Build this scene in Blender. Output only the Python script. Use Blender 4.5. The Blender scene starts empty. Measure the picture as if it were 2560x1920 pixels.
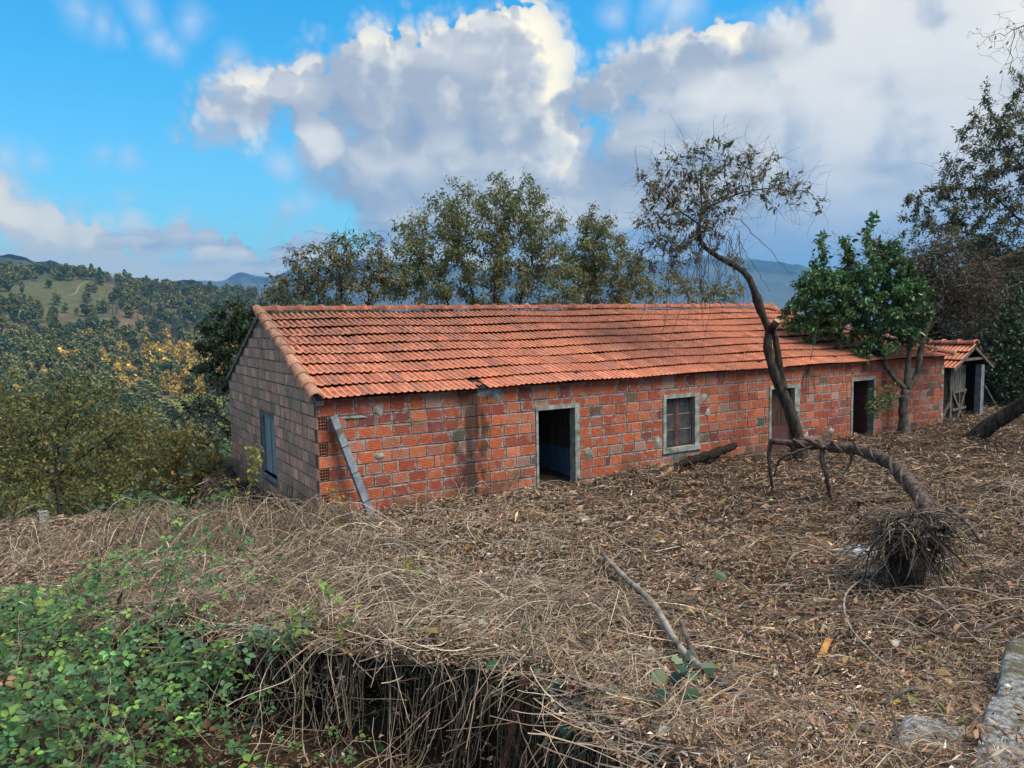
import bpy, math, random
import numpy as np
from mathutils import Matrix, Vector

sc = bpy.context.scene
COL = sc.collection
rng = np.random.default_rng(7)
random.seed(7)
R = math.radians

# ------------------------------------------------------------------ camera
CAM = np.array([-3.4844, -11.7527, 3.607])
YAW, PITCH, ROLL, FPX = 0.5445, 0.0825, -0.0185, 1880.0
fwd = np.array([math.sin(YAW) * math.cos(PITCH), math.cos(YAW) * math.cos(PITCH), -math.sin(PITCH)])
rgt = np.array([math.cos(YAW), -math.sin(YAW), 0.0])
upv = np.cross(rgt, fwd)
rgt, upv = (rgt * math.cos(ROLL) + upv * math.sin(ROLL), upv * math.cos(ROLL) - rgt * math.sin(ROLL))
cam_data = bpy.data.cameras.new('camera')
cam_data.sensor_width = 36.0
cam_data.lens = FPX / 2560 * 36.0
cam_data.clip_start = 0.05
cam_data.clip_end = 40000
cam = bpy.data.objects.new('camera', cam_data)
COL.objects.link(cam)
cam.matrix_world = Matrix(((rgt[0], upv[0], -fwd[0], CAM[0]), (rgt[1], upv[1], -fwd[1], CAM[1]),
                           (rgt[2], upv[2], -fwd[2], CAM[2]), (0, 0, 0, 1)))
sc.camera = cam
Fh = np.array([math.sin(YAW), math.cos(YAW)])
Rh = np.array([math.cos(YAW), -math.sin(YAW)])


def px(x, y, dep):
    """a point of the place seen at photo pixel (x, y), dep metres away"""
    return CAM + (fwd + rgt * (x - 1280) / FPX - upv * (y - 960) / FPX) * dep


def pix(P):
    d = np.asarray(P) - CAM
    z = d @ fwd
    return 1280 + FPX * (d @ rgt) / z, 960 - FPX * (d @ upv) / z, z


# ------------------------------------------------------------------ sun, exposure
SUN_AZ, SUN_EL = R(150), R(56)            # behind the camera to the right, veiled by thin cloud
SKY_STRENGTH = 0.05
EXPOSURE = 1.92
SKY_LOW, SKY_HIGH = (0.44, 0.92, 0.98), (0.05, 0.90, 1.15)
sun_dir = Vector((math.sin(SUN_AZ) * math.cos(SUN_EL), math.cos(SUN_AZ) * math.cos(SUN_EL), math.sin(SUN_EL)))
sun_data = bpy.data.lights.new('sun', 'SUN')
sun_data.energy = 1.5
sun_data.angle = R(36)
sun_data.color = (1.0, 0.88, 0.70)
sun = bpy.data.objects.new('sun', sun_data)
COL.objects.link(sun)
sun.rotation_euler = (-sun_dir).to_track_quat('-Z', 'Y').to_euler()
sun.location = (0, -60, 80)
sc.view_settings.view_transform = 'Standard'
sc.view_settings.look = 'None'
sc.view_settings.gamma = 1.0
sc.view_settings.use_curve_mapping = False
sc.view_settings.exposure = EXPOSURE
sc.cycles.use_denoising = True
sc.cycles.use_adaptive_sampling = True
sc.cycles.adaptive_threshold = 0.02
sc.cycles.max_bounces = 6
sc.cycles.diffuse_bounces = 3
sc.cycles.glossy_bounces = 2
sc.cycles.transmission_bounces = 4
sc.cycles.volume_bounces = 0
sc.cycles.transparent_max_bounces = 4


# ------------------------------------------------------------------ node helper
class NB:
    def __init__(self, nt):
        self.nt = nt

    def n(self, kind, **kw):
        nd = self.nt.nodes.new(kind)
        for k, v in kw.items():
            setattr(nd, k, v)
        return nd

    def put(self, sock, v):
        if v is None:
            return
        if hasattr(v, 'is_output') or hasattr(v, 'links'):
            self.nt.links.new(v, sock)
        else:
            if sock.type == 'RGBA' and len(v) == 3:
                v = (*v, 1)
            sock.default_value = v

    def m(self, op, a, b=None, c=None, clamp=False):
        nd = self.n('ShaderNodeMath', operation=op, use_clamp=clamp)
        for i, v in enumerate((a, b, c)):
            self.put(nd.inputs[i], v)
        return nd.outputs[0]

    def vm(self, op, a, b=None, scale=None):
        nd = self.n('ShaderNodeVectorMath', operation=op)
        self.put(nd.inputs[0], a)
        if b is not None:
            self.put(nd.inputs[1], b)
        if scale is not None:
            self.put(nd.inputs['Scale'], scale)
        return nd.outputs['Value'] if op in ('DISTANCE', 'LENGTH', 'DOT_PRODUCT') else nd.outputs[0]

    def ss(self, x, lo, hi, a=0.0, b=1.0):
        nd = self.n('ShaderNodeMapRange', interpolation_type='SMOOTHSTEP')
        for k, v in zip(('Value', 'From Min', 'From Max', 'To Min', 'To Max'), (x, lo, hi, a, b)):
            self.put(nd.inputs[k], v)
        return nd.outputs[0]

    def noise(self, vec, scale, detail=4.0, rough=0.55, dist=0.0, color=False):
        nd = self.n('ShaderNodeTexNoise')
        self.put(nd.inputs['Vector'], vec)
        self.put(nd.inputs['Scale'], scale)
        self.put(nd.inputs['Detail'], detail)
        self.put(nd.inputs['Roughness'], rough)
        self.put(nd.inputs['Distortion'], dist)
        return nd.outputs['Color' if color else 'Fac']

    def mix(self, f, a, b, mode='MIX'):
        nd = self.n('ShaderNodeMix', data_type='RGBA', blend_type=mode)
        nd.clamp_factor = True
        self.put(nd.inputs[0], f)
        self.put(nd.inputs[6], a)
        self.put(nd.inputs[7], b)
        return nd.outputs[2]

    def sep(self, v):
        nd = self.n('ShaderNodeSeparateXYZ')
        self.put(nd.inputs[0], v)
        return nd.outputs

    def comb(self, x, y, z):
        nd = self.n('ShaderNodeCombineXYZ')
        for i, v in enumerate((x, y, z)):
            self.put(nd.inputs[i], v)
        return nd.outputs[0]

    def scalev(self, v, s):
        return self.vm('MULTIPLY', v, s)


# ------------------------------------------------------------------ sky: clear blue with cumulus, in world directions
def px_azel(x, y):
    d = fwd + rgt * (x - 1280) / FPX - upv * (y - 960) / FPX
    a = math.atan2(d[0], d[1]) - YAW
    return a, math.atan2(d[2], math.hypot(d[0], d[1]))


PUFFS = [  # the towering cumulus, the grey deck on the right, the low bank on the left (photo position, size)
    (1305, 105, 88), (1352, 180, 75), (1240, 145, 92), (1170, 135, 75), (1090, 145, 80), (1015, 145, 76), (925, 150, 66), (880, 200, 84),
    (970, 260, 150), (1120, 280, 180), (1260, 290, 170), (1375, 320, 100), (1430, 330, 66), (795, 245, 90), (715, 235, 66),
    (640, 275, 78), (560, 295, 56), (500, 312, 34), (830, 335, 100), (960, 390, 140), (1110, 440, 190), (1290, 450, 180),
    (1020, 520, 130), (1180, 570, 180), (910, 440, 85), (1340, 560, 170), (1040, 610, 110),
    (1485, 245, 54), (1560, 215, 72), (1640, 220, 92), (1720, 180, 86), (1790, 125, 68), (1850, 115, 66), (1770, 280, 140),
    (1600, 360, 85), (1660, 420, 170), (1560, 500, 130), (1480, 560, 140), (1890, 340, 220), (2120, 270, 280), (2380, 230, 340),
    (1800, 570, 240), (2120, 570, 280), (2440, 560, 320), (2160, 20, 170), (2440, 0, 240), (2750, 320, 400), (2800, 700, 340),
    (2010, 100, 100), (1600, 670, 120), (1380, 700, 120), (1200, 700, 120), (1920, 700, 140), (2300, 720, 200),
    (30, 570, 70), (130, 590, 62), (-70, 540, 100), (220, 610, 56), (90, 650, 70), (440, 590, 40), (360, 615, 55), (520, 620, 55), (620, 628, 55),
    (720, 630, 55), (660, 690, 70), (500, 690, 80), (300, 670, 80), (800, 660, 60)]
WISPS = [(20, 410, 46), (95, 418, 40), (-30, 400, 55), (265, 400, 36), (325, 404, 42), (365, 30, 52), (400, 85, 52), (480, 40, 55), (440, 110, 40),
         (180, 15, 42), (240, 48, 36), (290, 70, 30), (775, 512, 40), (725, 517, 30), (590, 150, 34), (690, 592, 26), (755, 588, 30), (310, 508, 26), (1690, 15, 62), (1640, 0, 52),
         (20, 500, 60), (110, 520, 60), (190, 545, 55), (700, 415, 40), (1520, 30, 40), (1940, 60, 70), (940, 60, 20)]
world = bpy.data.worlds.new('World')
sc.world = world
world.use_nodes = True
world.cycles.sampling_method = 'MANUAL'
world.cycles.sample_map_resolution = 512
wnt = world.node_tree
wnt.nodes.clear()

fieldg = bpy.data.node_groups.new('cloud_field', 'ShaderNodeTree')
fieldg.interface.new_socket('Dir', in_out='INPUT', socket_type='NodeSocketVector')
fieldg.interface.new_socket('F', in_out='OUTPUT', socket_type='NodeSocketFloat')
fieldg.interface.new_socket('Broad', in_out='OUTPUT', socket_type='NodeSocketFloat')
fieldg.interface.new_socket('AzEl', in_out='OUTPUT', socket_type='NodeSocketVector')
g = NB(fieldg)
gin, gout = g.n('NodeGroupInput'), g.n('NodeGroupOutput')
D0 = gin.outputs[0]
warp = g.noise(D0, 7.0, 2.0, 0.5, color=True)
D = g.vm('ADD', D0, g.scalev(g.vm('SUBTRACT', warp, (.5, .5, .5)), (.05, .05, .05)))
s = g.sep(D)
cy_, sy_ = math.cos(YAW), math.sin(YAW)
rx = g.m('SUBTRACT', g.m('MULTIPLY', s[0], cy_), g.m('MULTIPLY', s[1], sy_))
ry = g.m('ADD', g.m('MULTIPLY', s[0], sy_), g.m('MULTIPLY', s[1], cy_))
az = g.m('ARCTAN2', rx, ry)
el = g.m('ARCTAN2', s[2], g.m('SQRT', g.m('ADD', g.m('MULTIPLY', rx, rx), g.m('MULTIPLY', ry, ry))))
p2 = g.comb(az, el, 0.0)


def blobs(nb, vec, lst, sm):
    o = None
    for (x, y, r) in lst:
        a, e = px_azel(x, y)
        k = max(0.55, math.cos(math.atan2(x - 1280, FPX)) ** 2)
        d = nb.vm('DISTANCE', vec, (a, e, 0))
        f = nb.m('MULTIPLY_ADD', d, -10.0, 10.0 * r * 1.05 / FPX * math.sqrt(k))
        o = f if o is None else nb.m('MAXIMUM', o, f)
    return o


acc = blobs(g, p2, PUFFS, 0.16)
# elsewhere in the sky: broken cloud of the same kind
gen = g.m('MULTIPLY', g.m('SUBTRACT', g.noise(g.vm('MULTIPLY', D0, (1, 1, 2.2)), 2.3, 4.0, 0.5), 0.50), 7.0)
off = g.ss(g.vm('DISTANCE', D0, tuple((fwd + 0.13 * upv) / np.linalg.norm(fwd + 0.13 * upv))), 0.80, 1.05, -3.0, 0.0)
acc = g.m('MAXIMUM', acc, g.m('ADD', gen, off))
n1 = g.m('SUBTRACT', g.noise(D0, 17.0, 7.0, 0.64), 0.5)


def billow(scale):
    vor = g.n('ShaderNodeTexVoronoi', feature='F1', voronoi_dimensions='2D')
    g.put(vor.inputs['Vector'], g.vm('ADD', p2, g.scalev(warp, (.03, .03, 0))))
    g.put(vor.inputs['Scale'], scale)
    d = vor.outputs['Distance']
    return g.m('SUBTRACT', 0.30, g.m('MULTIPLY', d, d))


F = g.m('ADD', acc, g.m('ADD', g.m('MULTIPLY', n1, 0.52), g.m('ADD', g.m('MULTIPLY', billow(15.0), 0.40), g.m('ADD', g.m('MULTIPLY', billow(38.0), 0.27), g.m('MULTIPLY', billow(95.0), 0.15)))))
g.put(gout.inputs[0], F)
g.put(gout.inputs[1], g.m('ADD', acc, g.m('MULTIPLY', n1, 0.30)))
g.put(gout.inputs[2], p2)

w = NB(wnt)
tc = w.n('ShaderNodeTexCoord')
DIR = tc.outputs['Generated']
sky = w.n('ShaderNodeTexSky', sky_type='NISHITA')
sky.sun_disc = False
sky.sun_elevation = SUN_EL
sky.sun_rotation = SUN_AZ
sky.altitude = 300
sky.air_density = 1.3
sky.dust_density = 0.2
sky.ozone_density = 4.0


def field(vec):
    nd = w.n('ShaderNodeGroup')
    nd.node_tree = fieldg
    w.put(nd.inputs[0], vec)
    return nd.outputs


o0 = field(DIR)
lt = np.array([Rh[0] * .84, Rh[1] * .84, .54]) * 0.040
o1 = field(w.vm('ADD', DIR, tuple(lt)))
root_ = lambda f: w.m('SQRT', w.m('MAXIMUM', f, 0.0))
F0 = o0[0]
dD = w.m('SUBTRACT', root_(F0), root_(o1[0]))
dB = w.m('SUBTRACT', root_(o0[1]), root_(o1[1]))
litB = w.ss(dB, 0.10, 0.62)
litD = w.ss(dD, 0.02, 0.42)
dark = w.ss(w.m('ADD', w.m('MULTIPLY', dB, 0.6), w.m('MULTIPLY', dD, 0.5)), -0.02, -0.30)
lit = w.m('MULTIPLY', w.m('MULTIPLY_ADD', litB, 0.85, 0.12), litD)
ez = w.sep(DIR)[2]
edge = w.ss(dB, -0.05, 0.20)
cover = w.ss(F0, w.m('MULTIPLY_ADD', edge, 0.15, -0.16), w.m('MULTIPLY_ADD', edge, -0.26, 0.33))
soft = w.noise(w.vm('MULTIPLY', DIR, (1, 1, 2.6)), 4.2, 3.0, 0.5)
body = w.mix(w.ss(soft, 0.36, 0.64), (0.38, 0.42, 0.49), (0.80, 0.78, 0.74))
body = w.mix(w.m('MULTIPLY', litD, 0.45), body, (0.84, 0.84, 0.83))
body = w.mix(w.m('MULTIPLY', dark, 0.60), body, (0.20, 0.30, 0.46))
cloud = w.mix(lit, body, (1.20, 1.06, 0.76))
band = w.m('SUBTRACT', w.noise(w.vm('MULTIPLY', DIR, (1, 1, 7.0)), 3.4, 4.0, 0.55), w.m('MULTIPLY', w.vm('DOT_PRODUCT', DIR, (Rh[0], Rh[1], 0)), 0.16))
low = w.mix(w.ss(band, 0.46, 0.60), (0.22, 0.36, 0.58), (0.98, 0.90, 0.72))
cloud = w.mix(w.ss(ez, 0.19, 0.05, 0.0, 0.8), cloud, low)
cover = w.m('MAXIMUM', cover, w.ss(w.m('ADD', ez, w.m('MULTIPLY', w.m('SUBTRACT', band, 0.5), -0.10)), 0.105, 0.055, 0.0, 0.92))
tint = w.mix(w.ss(ez, 0.02, 0.42), SKY_LOW, SKY_HIGH)
skyc = w.mix(1.0, sky.outputs[0], tint, 'MULTIPLY')
wf = w.m('ADD', blobs(w, o0[2], WISPS, 0.12), w.m('MULTIPLY', w.m('SUBTRACT', w.noise(DIR, 11.0, 4.0, 0.55), 0.5), 0.55))
wcov = w.ss(wf, -0.10, 0.34, 0.0, 0.62)
LV = 1.18 / SKY_STRENGTH / 2 ** EXPOSURE      # cloud luminance relative to the exposure
skyc = w.mix(wcov, skyc, w.vm('SCALE', w.mix(w.ss(wf, 0.0, 0.3), (0.52, 0.62, 0.82), (0.74, 0.76, 0.82)), scale=LV))
final = w.mix(cover, skyc, w.vm('SCALE', cloud, scale=LV))
bg = w.n('ShaderNodeBackground')
w.put(bg.inputs['Color'], final)
bg.inputs['Strength'].default_value = SKY_STRENGTH
wo = w.n('ShaderNodeOutputWorld')
wnt.links.new(bg.outputs[0], wo.inputs['Surface'])


# ------------------------------------------------------------------ object helpers
def tag(o, label=None, cat=None, group=None, kind=None):
    if label:
        o['label'] = label
    if cat:
        o['category'] = cat
    if group:
        o['group'] = group
    if kind:
        o['kind'] = kind
    return o


def empty(name, loc=(0, 0, 0)):
    o = bpy.data.objects.new(name, None)
    o.location = loc
    o.empty_display_size = 0.2
    COL.objects.link(o)
    return o


def link(name, me, parent=None, mat=None):
    o = bpy.data.objects.new(name, me)
    COL.objects.link(o)
    if mat is not None and len(me.materials) == 0:
        me.materials.append(mat)
    if parent is not None:
        o.parent = parent
        o.matrix_parent_inverse = Matrix.Translation(parent.location).inverted() if parent.parent is None else Matrix.Identity(4)
    return o


class Geo:
    """collects vertices, faces and a colour per vertex; builds one mesh object"""

    def __init__(self):
        self.V, self.C, self.T, self.Q, self.n = [], [], [], [], 0

    def add(self, V, tris=None, quads=None, col=(1, 1, 1)):
        V = np.asarray(V, float).reshape(-1, 3)
        c = np.asarray(col, float)
        if c.ndim == 1:
            c = np.tile(c, (len(V), 1))
        self.V.append(V)
        if c.shape[1] == 3:
            c = np.hstack([c, np.zeros((len(c), 1))])
        self.C.append(c)
        if tris is not None and len(tris):
            self.T.append(np.asarray(tris, int).reshape(-1, 3) + self.n)
        if quads is not None and len(quads):
            self.Q.append(np.asarray(quads, int).reshape(-1, 4) + self.n)
        self.n += len(V)

    def box(self, lo, hi, col=(1, 1, 1)):
        x0, y0, z0 = lo
        x1, y1, z1 = hi
        V = [(x0, y0, z0), (x1, y0, z0), (x1, y1, z0), (x0, y1, z0), (x0, y0, z1), (x1, y0, z1), (x1, y1, z1), (x0, y1, z1)]
        self.add(V, quads=[(0, 3, 2, 1), (4, 5, 6, 7), (0, 1, 5, 4), (1, 2, 6, 5), (2, 3, 7, 6), (3, 0, 4, 7)], col=col)

    def bar(self, a, b, wd, ht, col=(1, 1, 1), up=(0, 0, 1)):
        a, b = np.asarray(a, float), np.asarray(b, float)
        d = (b - a) / np.linalg.norm(b - a)
        s_ = np.cross(d, up)
        s_ /= np.linalg.norm(s_)
        t_ = np.cross(s_, d)
        V = [p + s_ * wd * i / 2 + t_ * ht * j / 2 for p in (a, b) for i, j in ((-1, -1), (1, -1), (1, 1), (-1, 1))]
        self.add(V, quads=[(0, 1, 2, 3), (7, 6, 5, 4), (0, 4, 5, 1), (1, 5, 6, 2), (2, 6, 7, 3), (3, 7, 4, 0)], col=col)

    def tube(self, P, rad, k=8, col=(1, 1, 1), cap=True, rough=0.0, twist=0.0):
        P = np.asarray(P, float)
        n = len(P)
        rad = np.broadcast_to(np.asarray(rad, float), (n,))
        T_ = np.gradient(P, axis=0)
        T_ /= np.linalg.norm(T_, axis=1)[:, None] + 1e-9
        ref = np.array([0, 0, 1.0]) if abs(T_[0][2]) < 0.9 else np.array([1.0, 0, 0])
        U = np.cross(T_[0], ref)
        V = []
        for i in range(n):
            U = U - T_[i] * (U @ T_[i])
            U /= np.linalg.norm(U) + 1e-9
            W_ = np.cross(T_[i], U)
            for j in range(k):
                a_ = 2 * math.pi * j / k + twist * i
                rr = rad[i] * (1 + rough * rng.normal())
                V.append(P[i] + rr * (math.cos(a_) * U + math.sin(a_) * W_))
        q = [(i * k + j, i * k + (j + 1) % k, (i + 1) * k + (j + 1) % k, (i + 1) * k + j) for i in range(n - 1) for j in range(k)]
        t = []
        if cap:
            V += [P[0], P[-1]]
            t = [(n * k, (j + 1) % k, j) for j in range(k)] + [(n * k + 1, (n - 1) * k + j, (n - 1) * k + (j + 1) % k) for j in range(k)]
        if np.ndim(col) == 2:
            c = np.repeat(np.asarray(col), k, axis=0)
            if cap:
                c = np.vstack([c, col[0], col[-1]])
            col = c
        self.add(V, tris=t, quads=q, col=col)

    def mesh(self, name, smooth=False):
        V = np.vstack(self.V).astype(np.float32)
        me = bpy.data.meshes.new(name)
        T = np.vstack(self.T) if self.T else np.zeros((0, 3), int)
        Q = np.vstack(self.Q) if self.Q else np.zeros((0, 4), int)
        me.vertices.add(len(V))
        me.vertices.foreach_set('co', V.ravel())
        loops = np.concatenate([T.ravel(), Q.ravel()]).astype(np.int32)
        me.loops.add(len(loops))
        me.loops.foreach_set('vertex_index', loops)
        st = np.concatenate([np.arange(len(T)) * 3, len(T) * 3 + np.arange(len(Q)) * 4]).astype(np.int32)
        me.polygons.add(len(st))
        me.polygons.foreach_set('loop_start', st)
        me.polygons.foreach_set('use_smooth', np.full(len(st), bool(smooth)))
        at = me.color_attributes.new('Col', 'FLOAT_COLOR', 'POINT')
        C = np.vstack(self.C).astype(np.float32)
        at.data.foreach_set('color', C.ravel())
        me.update(calc_edges=True)
        return me

    def build(self, name, mat, parent=None, smooth=False):
        return link(name, self.mesh(name, smooth), parent, mat)


def smooth_path(P, n):
    """Catmull-Rom through the points"""
    P = np.asarray(P, float)
    if len(P) < 3:
        t = np.linspace(0, 1, n)[:, None]
        return P[0] * (1 - t) + P[-1] * t
    Q = np.vstack([2 * P[0] - P[1], P, 2 * P[-1] - P[-2]])
    out = []
    for u_ in np.linspace(0, len(P) - 1 - 1e-6, n):
        i = int(u_)
        t = u_ - i
        a, b, c, d = Q[i], Q[i + 1], Q[i + 2], Q[i + 3]
        out.append(0.5 * (2 * b + (c - a) * t + (2 * a - 5 * b + 4 * c - d) * t * t + (3 * b - a - 3 * c + d) * t ** 3))
    return np.array(out)


def nrm(v):
    return v / (np.linalg.norm(v, axis=-1, keepdims=True) + 1e-9)


def tubes(geo, P, rad, k, col):
    """many tubes at once: P (T,n,3), rad (T,n), col (T,3)"""
    T_, n = P.shape[:2]
    if T_ == 0:
        return
    d = nrm(np.gradient(P, axis=1))
    ref = nrm(rng.normal(size=(T_, 1, 3)) * [1, 1, .2] + [0, 0, .02])
    U = nrm(np.cross(d, np.broadcast_to(ref, d.shape)))
    W_ = np.cross(d, U)
    a = np.arange(k) * 2 * math.pi / k
    V = P[:, :, None, :] + rad[:, :, None, None] * (np.cos(a)[None, None, :, None] * U[:, :, None, :] + np.sin(a)[None, None, :, None] * W_[:, :, None, :])
    i, j = np.meshgrid(np.arange(n - 1), np.arange(k), indexing='ij')
    q = np.stack([i * k + j, i * k + (j + 1) % k, (i + 1) * k + (j + 1) % k, (i + 1) * k + j], -1).reshape(-1, 4)
    q = (q[None] + (np.arange(T_) * n * k)[:, None, None]).reshape(-1, 4)
    geo.add(V.reshape(-1, 3), quads=q, col=np.repeat(col, n * k, axis=0))


def leaves(geo, P, d, nrmv, ln, wd, col, fold=0.25, curl=0.0, tipc=None):
    """many leaves at once: base point, direction, face normal, length, width; each folded along its midrib"""
    N = len(P)
    if N == 0:
        return
    d = nrm(d)
    s_ = nrm(np.cross(d, nrmv))
    u_ = np.cross(s_, d)
    ln, wd = np.broadcast_to(ln, (N,))[:, None], np.broadcast_to(wd, (N,))[:, None]
    fo = wd * fold
    cu = ln * curl
    b = P
    t = P + d * ln - u_ * cu
    l1 = P + d * ln * .30 + s_ * wd * .5 + u_ * fo
    r1 = P + d * ln * .30 - s_ * wd * .5 + u_ * fo
    l2 = P + d * ln * .68 + s_ * wd * .36 + u_ * (fo * .7 - cu * .4)
    r2 = P + d * ln * .68 - s_ * wd * .36 + u_ * (fo * .7 - cu * .4)
    V = np.stack([b, l1, l2, t, r2, r1], 1).reshape(-1, 3)
    o = (np.arange(N) * 6)[:, None]
    q = np.concatenate([o + [0, 3, 2, 1], o + [0, 5, 4, 3]], 0)
    geo.add(V, quads=q, col=np.repeat(col, 6, axis=0))


def flakes(geo, P, d, nrmv, ln, wd, col, fold=0.3):
    """cheap leaf: a bent diamond"""
    N = len(P)
    d = nrm(d)
    s_ = nrm(np.cross(d, nrmv))
    u_ = np.cross(s_, d)
    ln, wd = np.broadcast_to(ln, (N,))[:, None], np.broadcast_to(wd, (N,))[:, None]
    f_ = wd * np.broadcast_to(fold, (N,))[:, None]
    V = np.stack([P, P + d * ln * .5 + s_ * wd * .5 + u_ * f_, P + d * ln, P + d * ln * .5 - s_ * wd * .5 + u_ * f_], 1).reshape(-1, 3)
    o = (np.arange(N) * 4)[:, None]
    geo.add(V, tris=np.concatenate([o + [0, 2, 1], o + [0, 3, 2]], 0), col=np.repeat(col, 4, axis=0))


def pal(cols, n, jit=0.18, w=None):
    cols = np.asarray(cols, float)
    i = rng.choice(len(cols), n, p=None if w is None else np.asarray(w) / np.sum(w))
    return np.clip(cols[i] * np.exp(rng.normal(0, jit, (n, 1))) * np.exp(rng.normal(0, jit * .16, (n, 3))), 0.003, .9)


def rdir(n, zs=1.0):
    v = rng.normal(size=(n, 3))
    v[:, 2] *= zs
    return nrm(v)


# ------------------------------------------------------------------ materials
def new_mat(name):
    m = bpy.data.materials.new(name)
    m.use_nodes = True
    m.node_tree.nodes.clear()
    b = NB(m.node_tree)
    out = b.n('ShaderNodeOutputMaterial')
    bs = b.n('ShaderNodeBsdfPrincipled')
    b.nt.links.new(bs.outputs[0], out.inputs['Surface'])
    return m, b, bs, out


def bump(b, bs, h, strength=0.5, dist=0.02):
    nd = b.n('ShaderNodeBump')
    nd.inputs['Strength'].default_value = strength
    nd.inputs['Distance'].default_value = dist
    b.put(nd.inputs['Height'], h)
    b.nt.links.new(nd.outputs[0], bs.inputs['Normal'])


def wpos(b):
    return b.n('ShaderNodeNewGeometry').outputs['Position']


def attr(b):
    return b.n('ShaderNodeAttribute', attribute_name='Col').outputs['Color']


def mat_attr(name, rough=0.8, spec=0.3, var=0.35, vscale=9.0, bs_=0.0, bscale=60.0, transl=0.0):
    """colour from the piece itself, mottled a little; leaves let some light through"""
    m, b, bs, out = new_mat(name)
    c = attr(b)
    p = wpos(b)
    v = b.ss(b.noise(p, vscale, 4, .6), .3, .7, 1 - var, 1 + var)
    c = b.mix(1.0, c, b.comb(v, v, v), 'MULTIPLY')
    b.put(bs.inputs['Base Color'], c)
    bs.inputs['Roughness'].default_value = rough
    bs.inputs['Specular IOR Level'].default_value = spec
    if bs_:
        bump(b, bs, b.noise(p, bscale, 4, .6), bs_, 0.01)
    if transl:
        tr = b.n('ShaderNodeBsdfTranslucent')
        b.put(tr.inputs['Color'], c)
        mx = b.n('ShaderNodeMixShader')
        mx.inputs[0].default_value = transl
        b.nt.links.new(bs.outputs[0], mx.inputs[1])
        b.nt.links.new(tr.outputs[0], mx.inputs[2])
        b.nt.links.new(mx.outputs[0], out.inputs['Surface'])
    return m


def mat_plain(name, c1, c2, scale=6.0, rough=0.85, spec=0.25, bs_=0.3, bscale=40.0, stretch=(1, 1, 1), lo=.35, hi=.65, third=None, tscale=2.0, tlo=.55, thi=.7):
    m, b, bs, out = new_mat(name)
    p = b.vm('MULTIPLY', wpos(b), stretch)
    c = b.mix(b.ss(b.noise(p, scale, 6, .6), lo, hi), c1, c2)
    if third is not None:
        c = b.mix(b.ss(b.noise(p, tscale, 5, .6), tlo, thi), c, third)
    b.put(bs.inputs['Base Color'], c)
    bs.inputs['Roughness'].default_value = rough
    bs.inputs['Specular IOR Level'].default_value = spec
    if bs_:
        bump(b, bs, b.noise(p, bscale, 5, .6), bs_, 0.02)
    return m


def stains(b, p, c):
    """soot runs under the broken eave, green damp, lime bloom: marks with a shape of their own on the masonry"""
    s = b.sep(p)
    x, z = s[0], s[2]
    n = b.noise(p, 3.2, 6, .65)
    n2 = b.noise(b.vm('MULTIPLY', p, (6, 6, 1.2)), 1.0, 5, .6)
    n3 = b.noise(p, 1.3, 5, .6)
    run = b.m('SUBTRACT', 1.0, b.m('MULTIPLY', b.m('ABSOLUTE', b.m('SUBTRACT', x, b.m('MULTIPLY_ADD', n, .9, 2.35))), 2.4))
    run = b.m('MULTIPLY', b.ss(run, .0, .7), b.ss(n2, .32, .52))
    c = b.mix(b.m('MULTIPLY', run, .88), c, (.035, .032, .026))
    damp = b.ss(b.m('ADD', b.m('MULTIPLY', b.m('SUBTRACT', n3, .5), 2.6), b.m('MULTIPLY', b.m('SUBTRACT', .95, z), 1.0)), .18, .62)
    c = b.mix(b.m('MULTIPLY', damp, .68), c, (.080, .078, .052))
    grn = b.ss(b.noise(b.vm('ADD', p, (31, 7, 3)), 1.7, 6, .62), .56, .70)
    c = b.mix(b.m('MULTIPLY', grn, .60), c, (.085, .10, .058))
    lime = b.ss(b.noise(b.vm('ADD', p, (3, 17, 9)), 2.1, 6, .6), .57, .74)
    c = b.mix(b.m('MULTIPLY', lime, .45), c, (.38, .32, .30))
    return c


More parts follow.
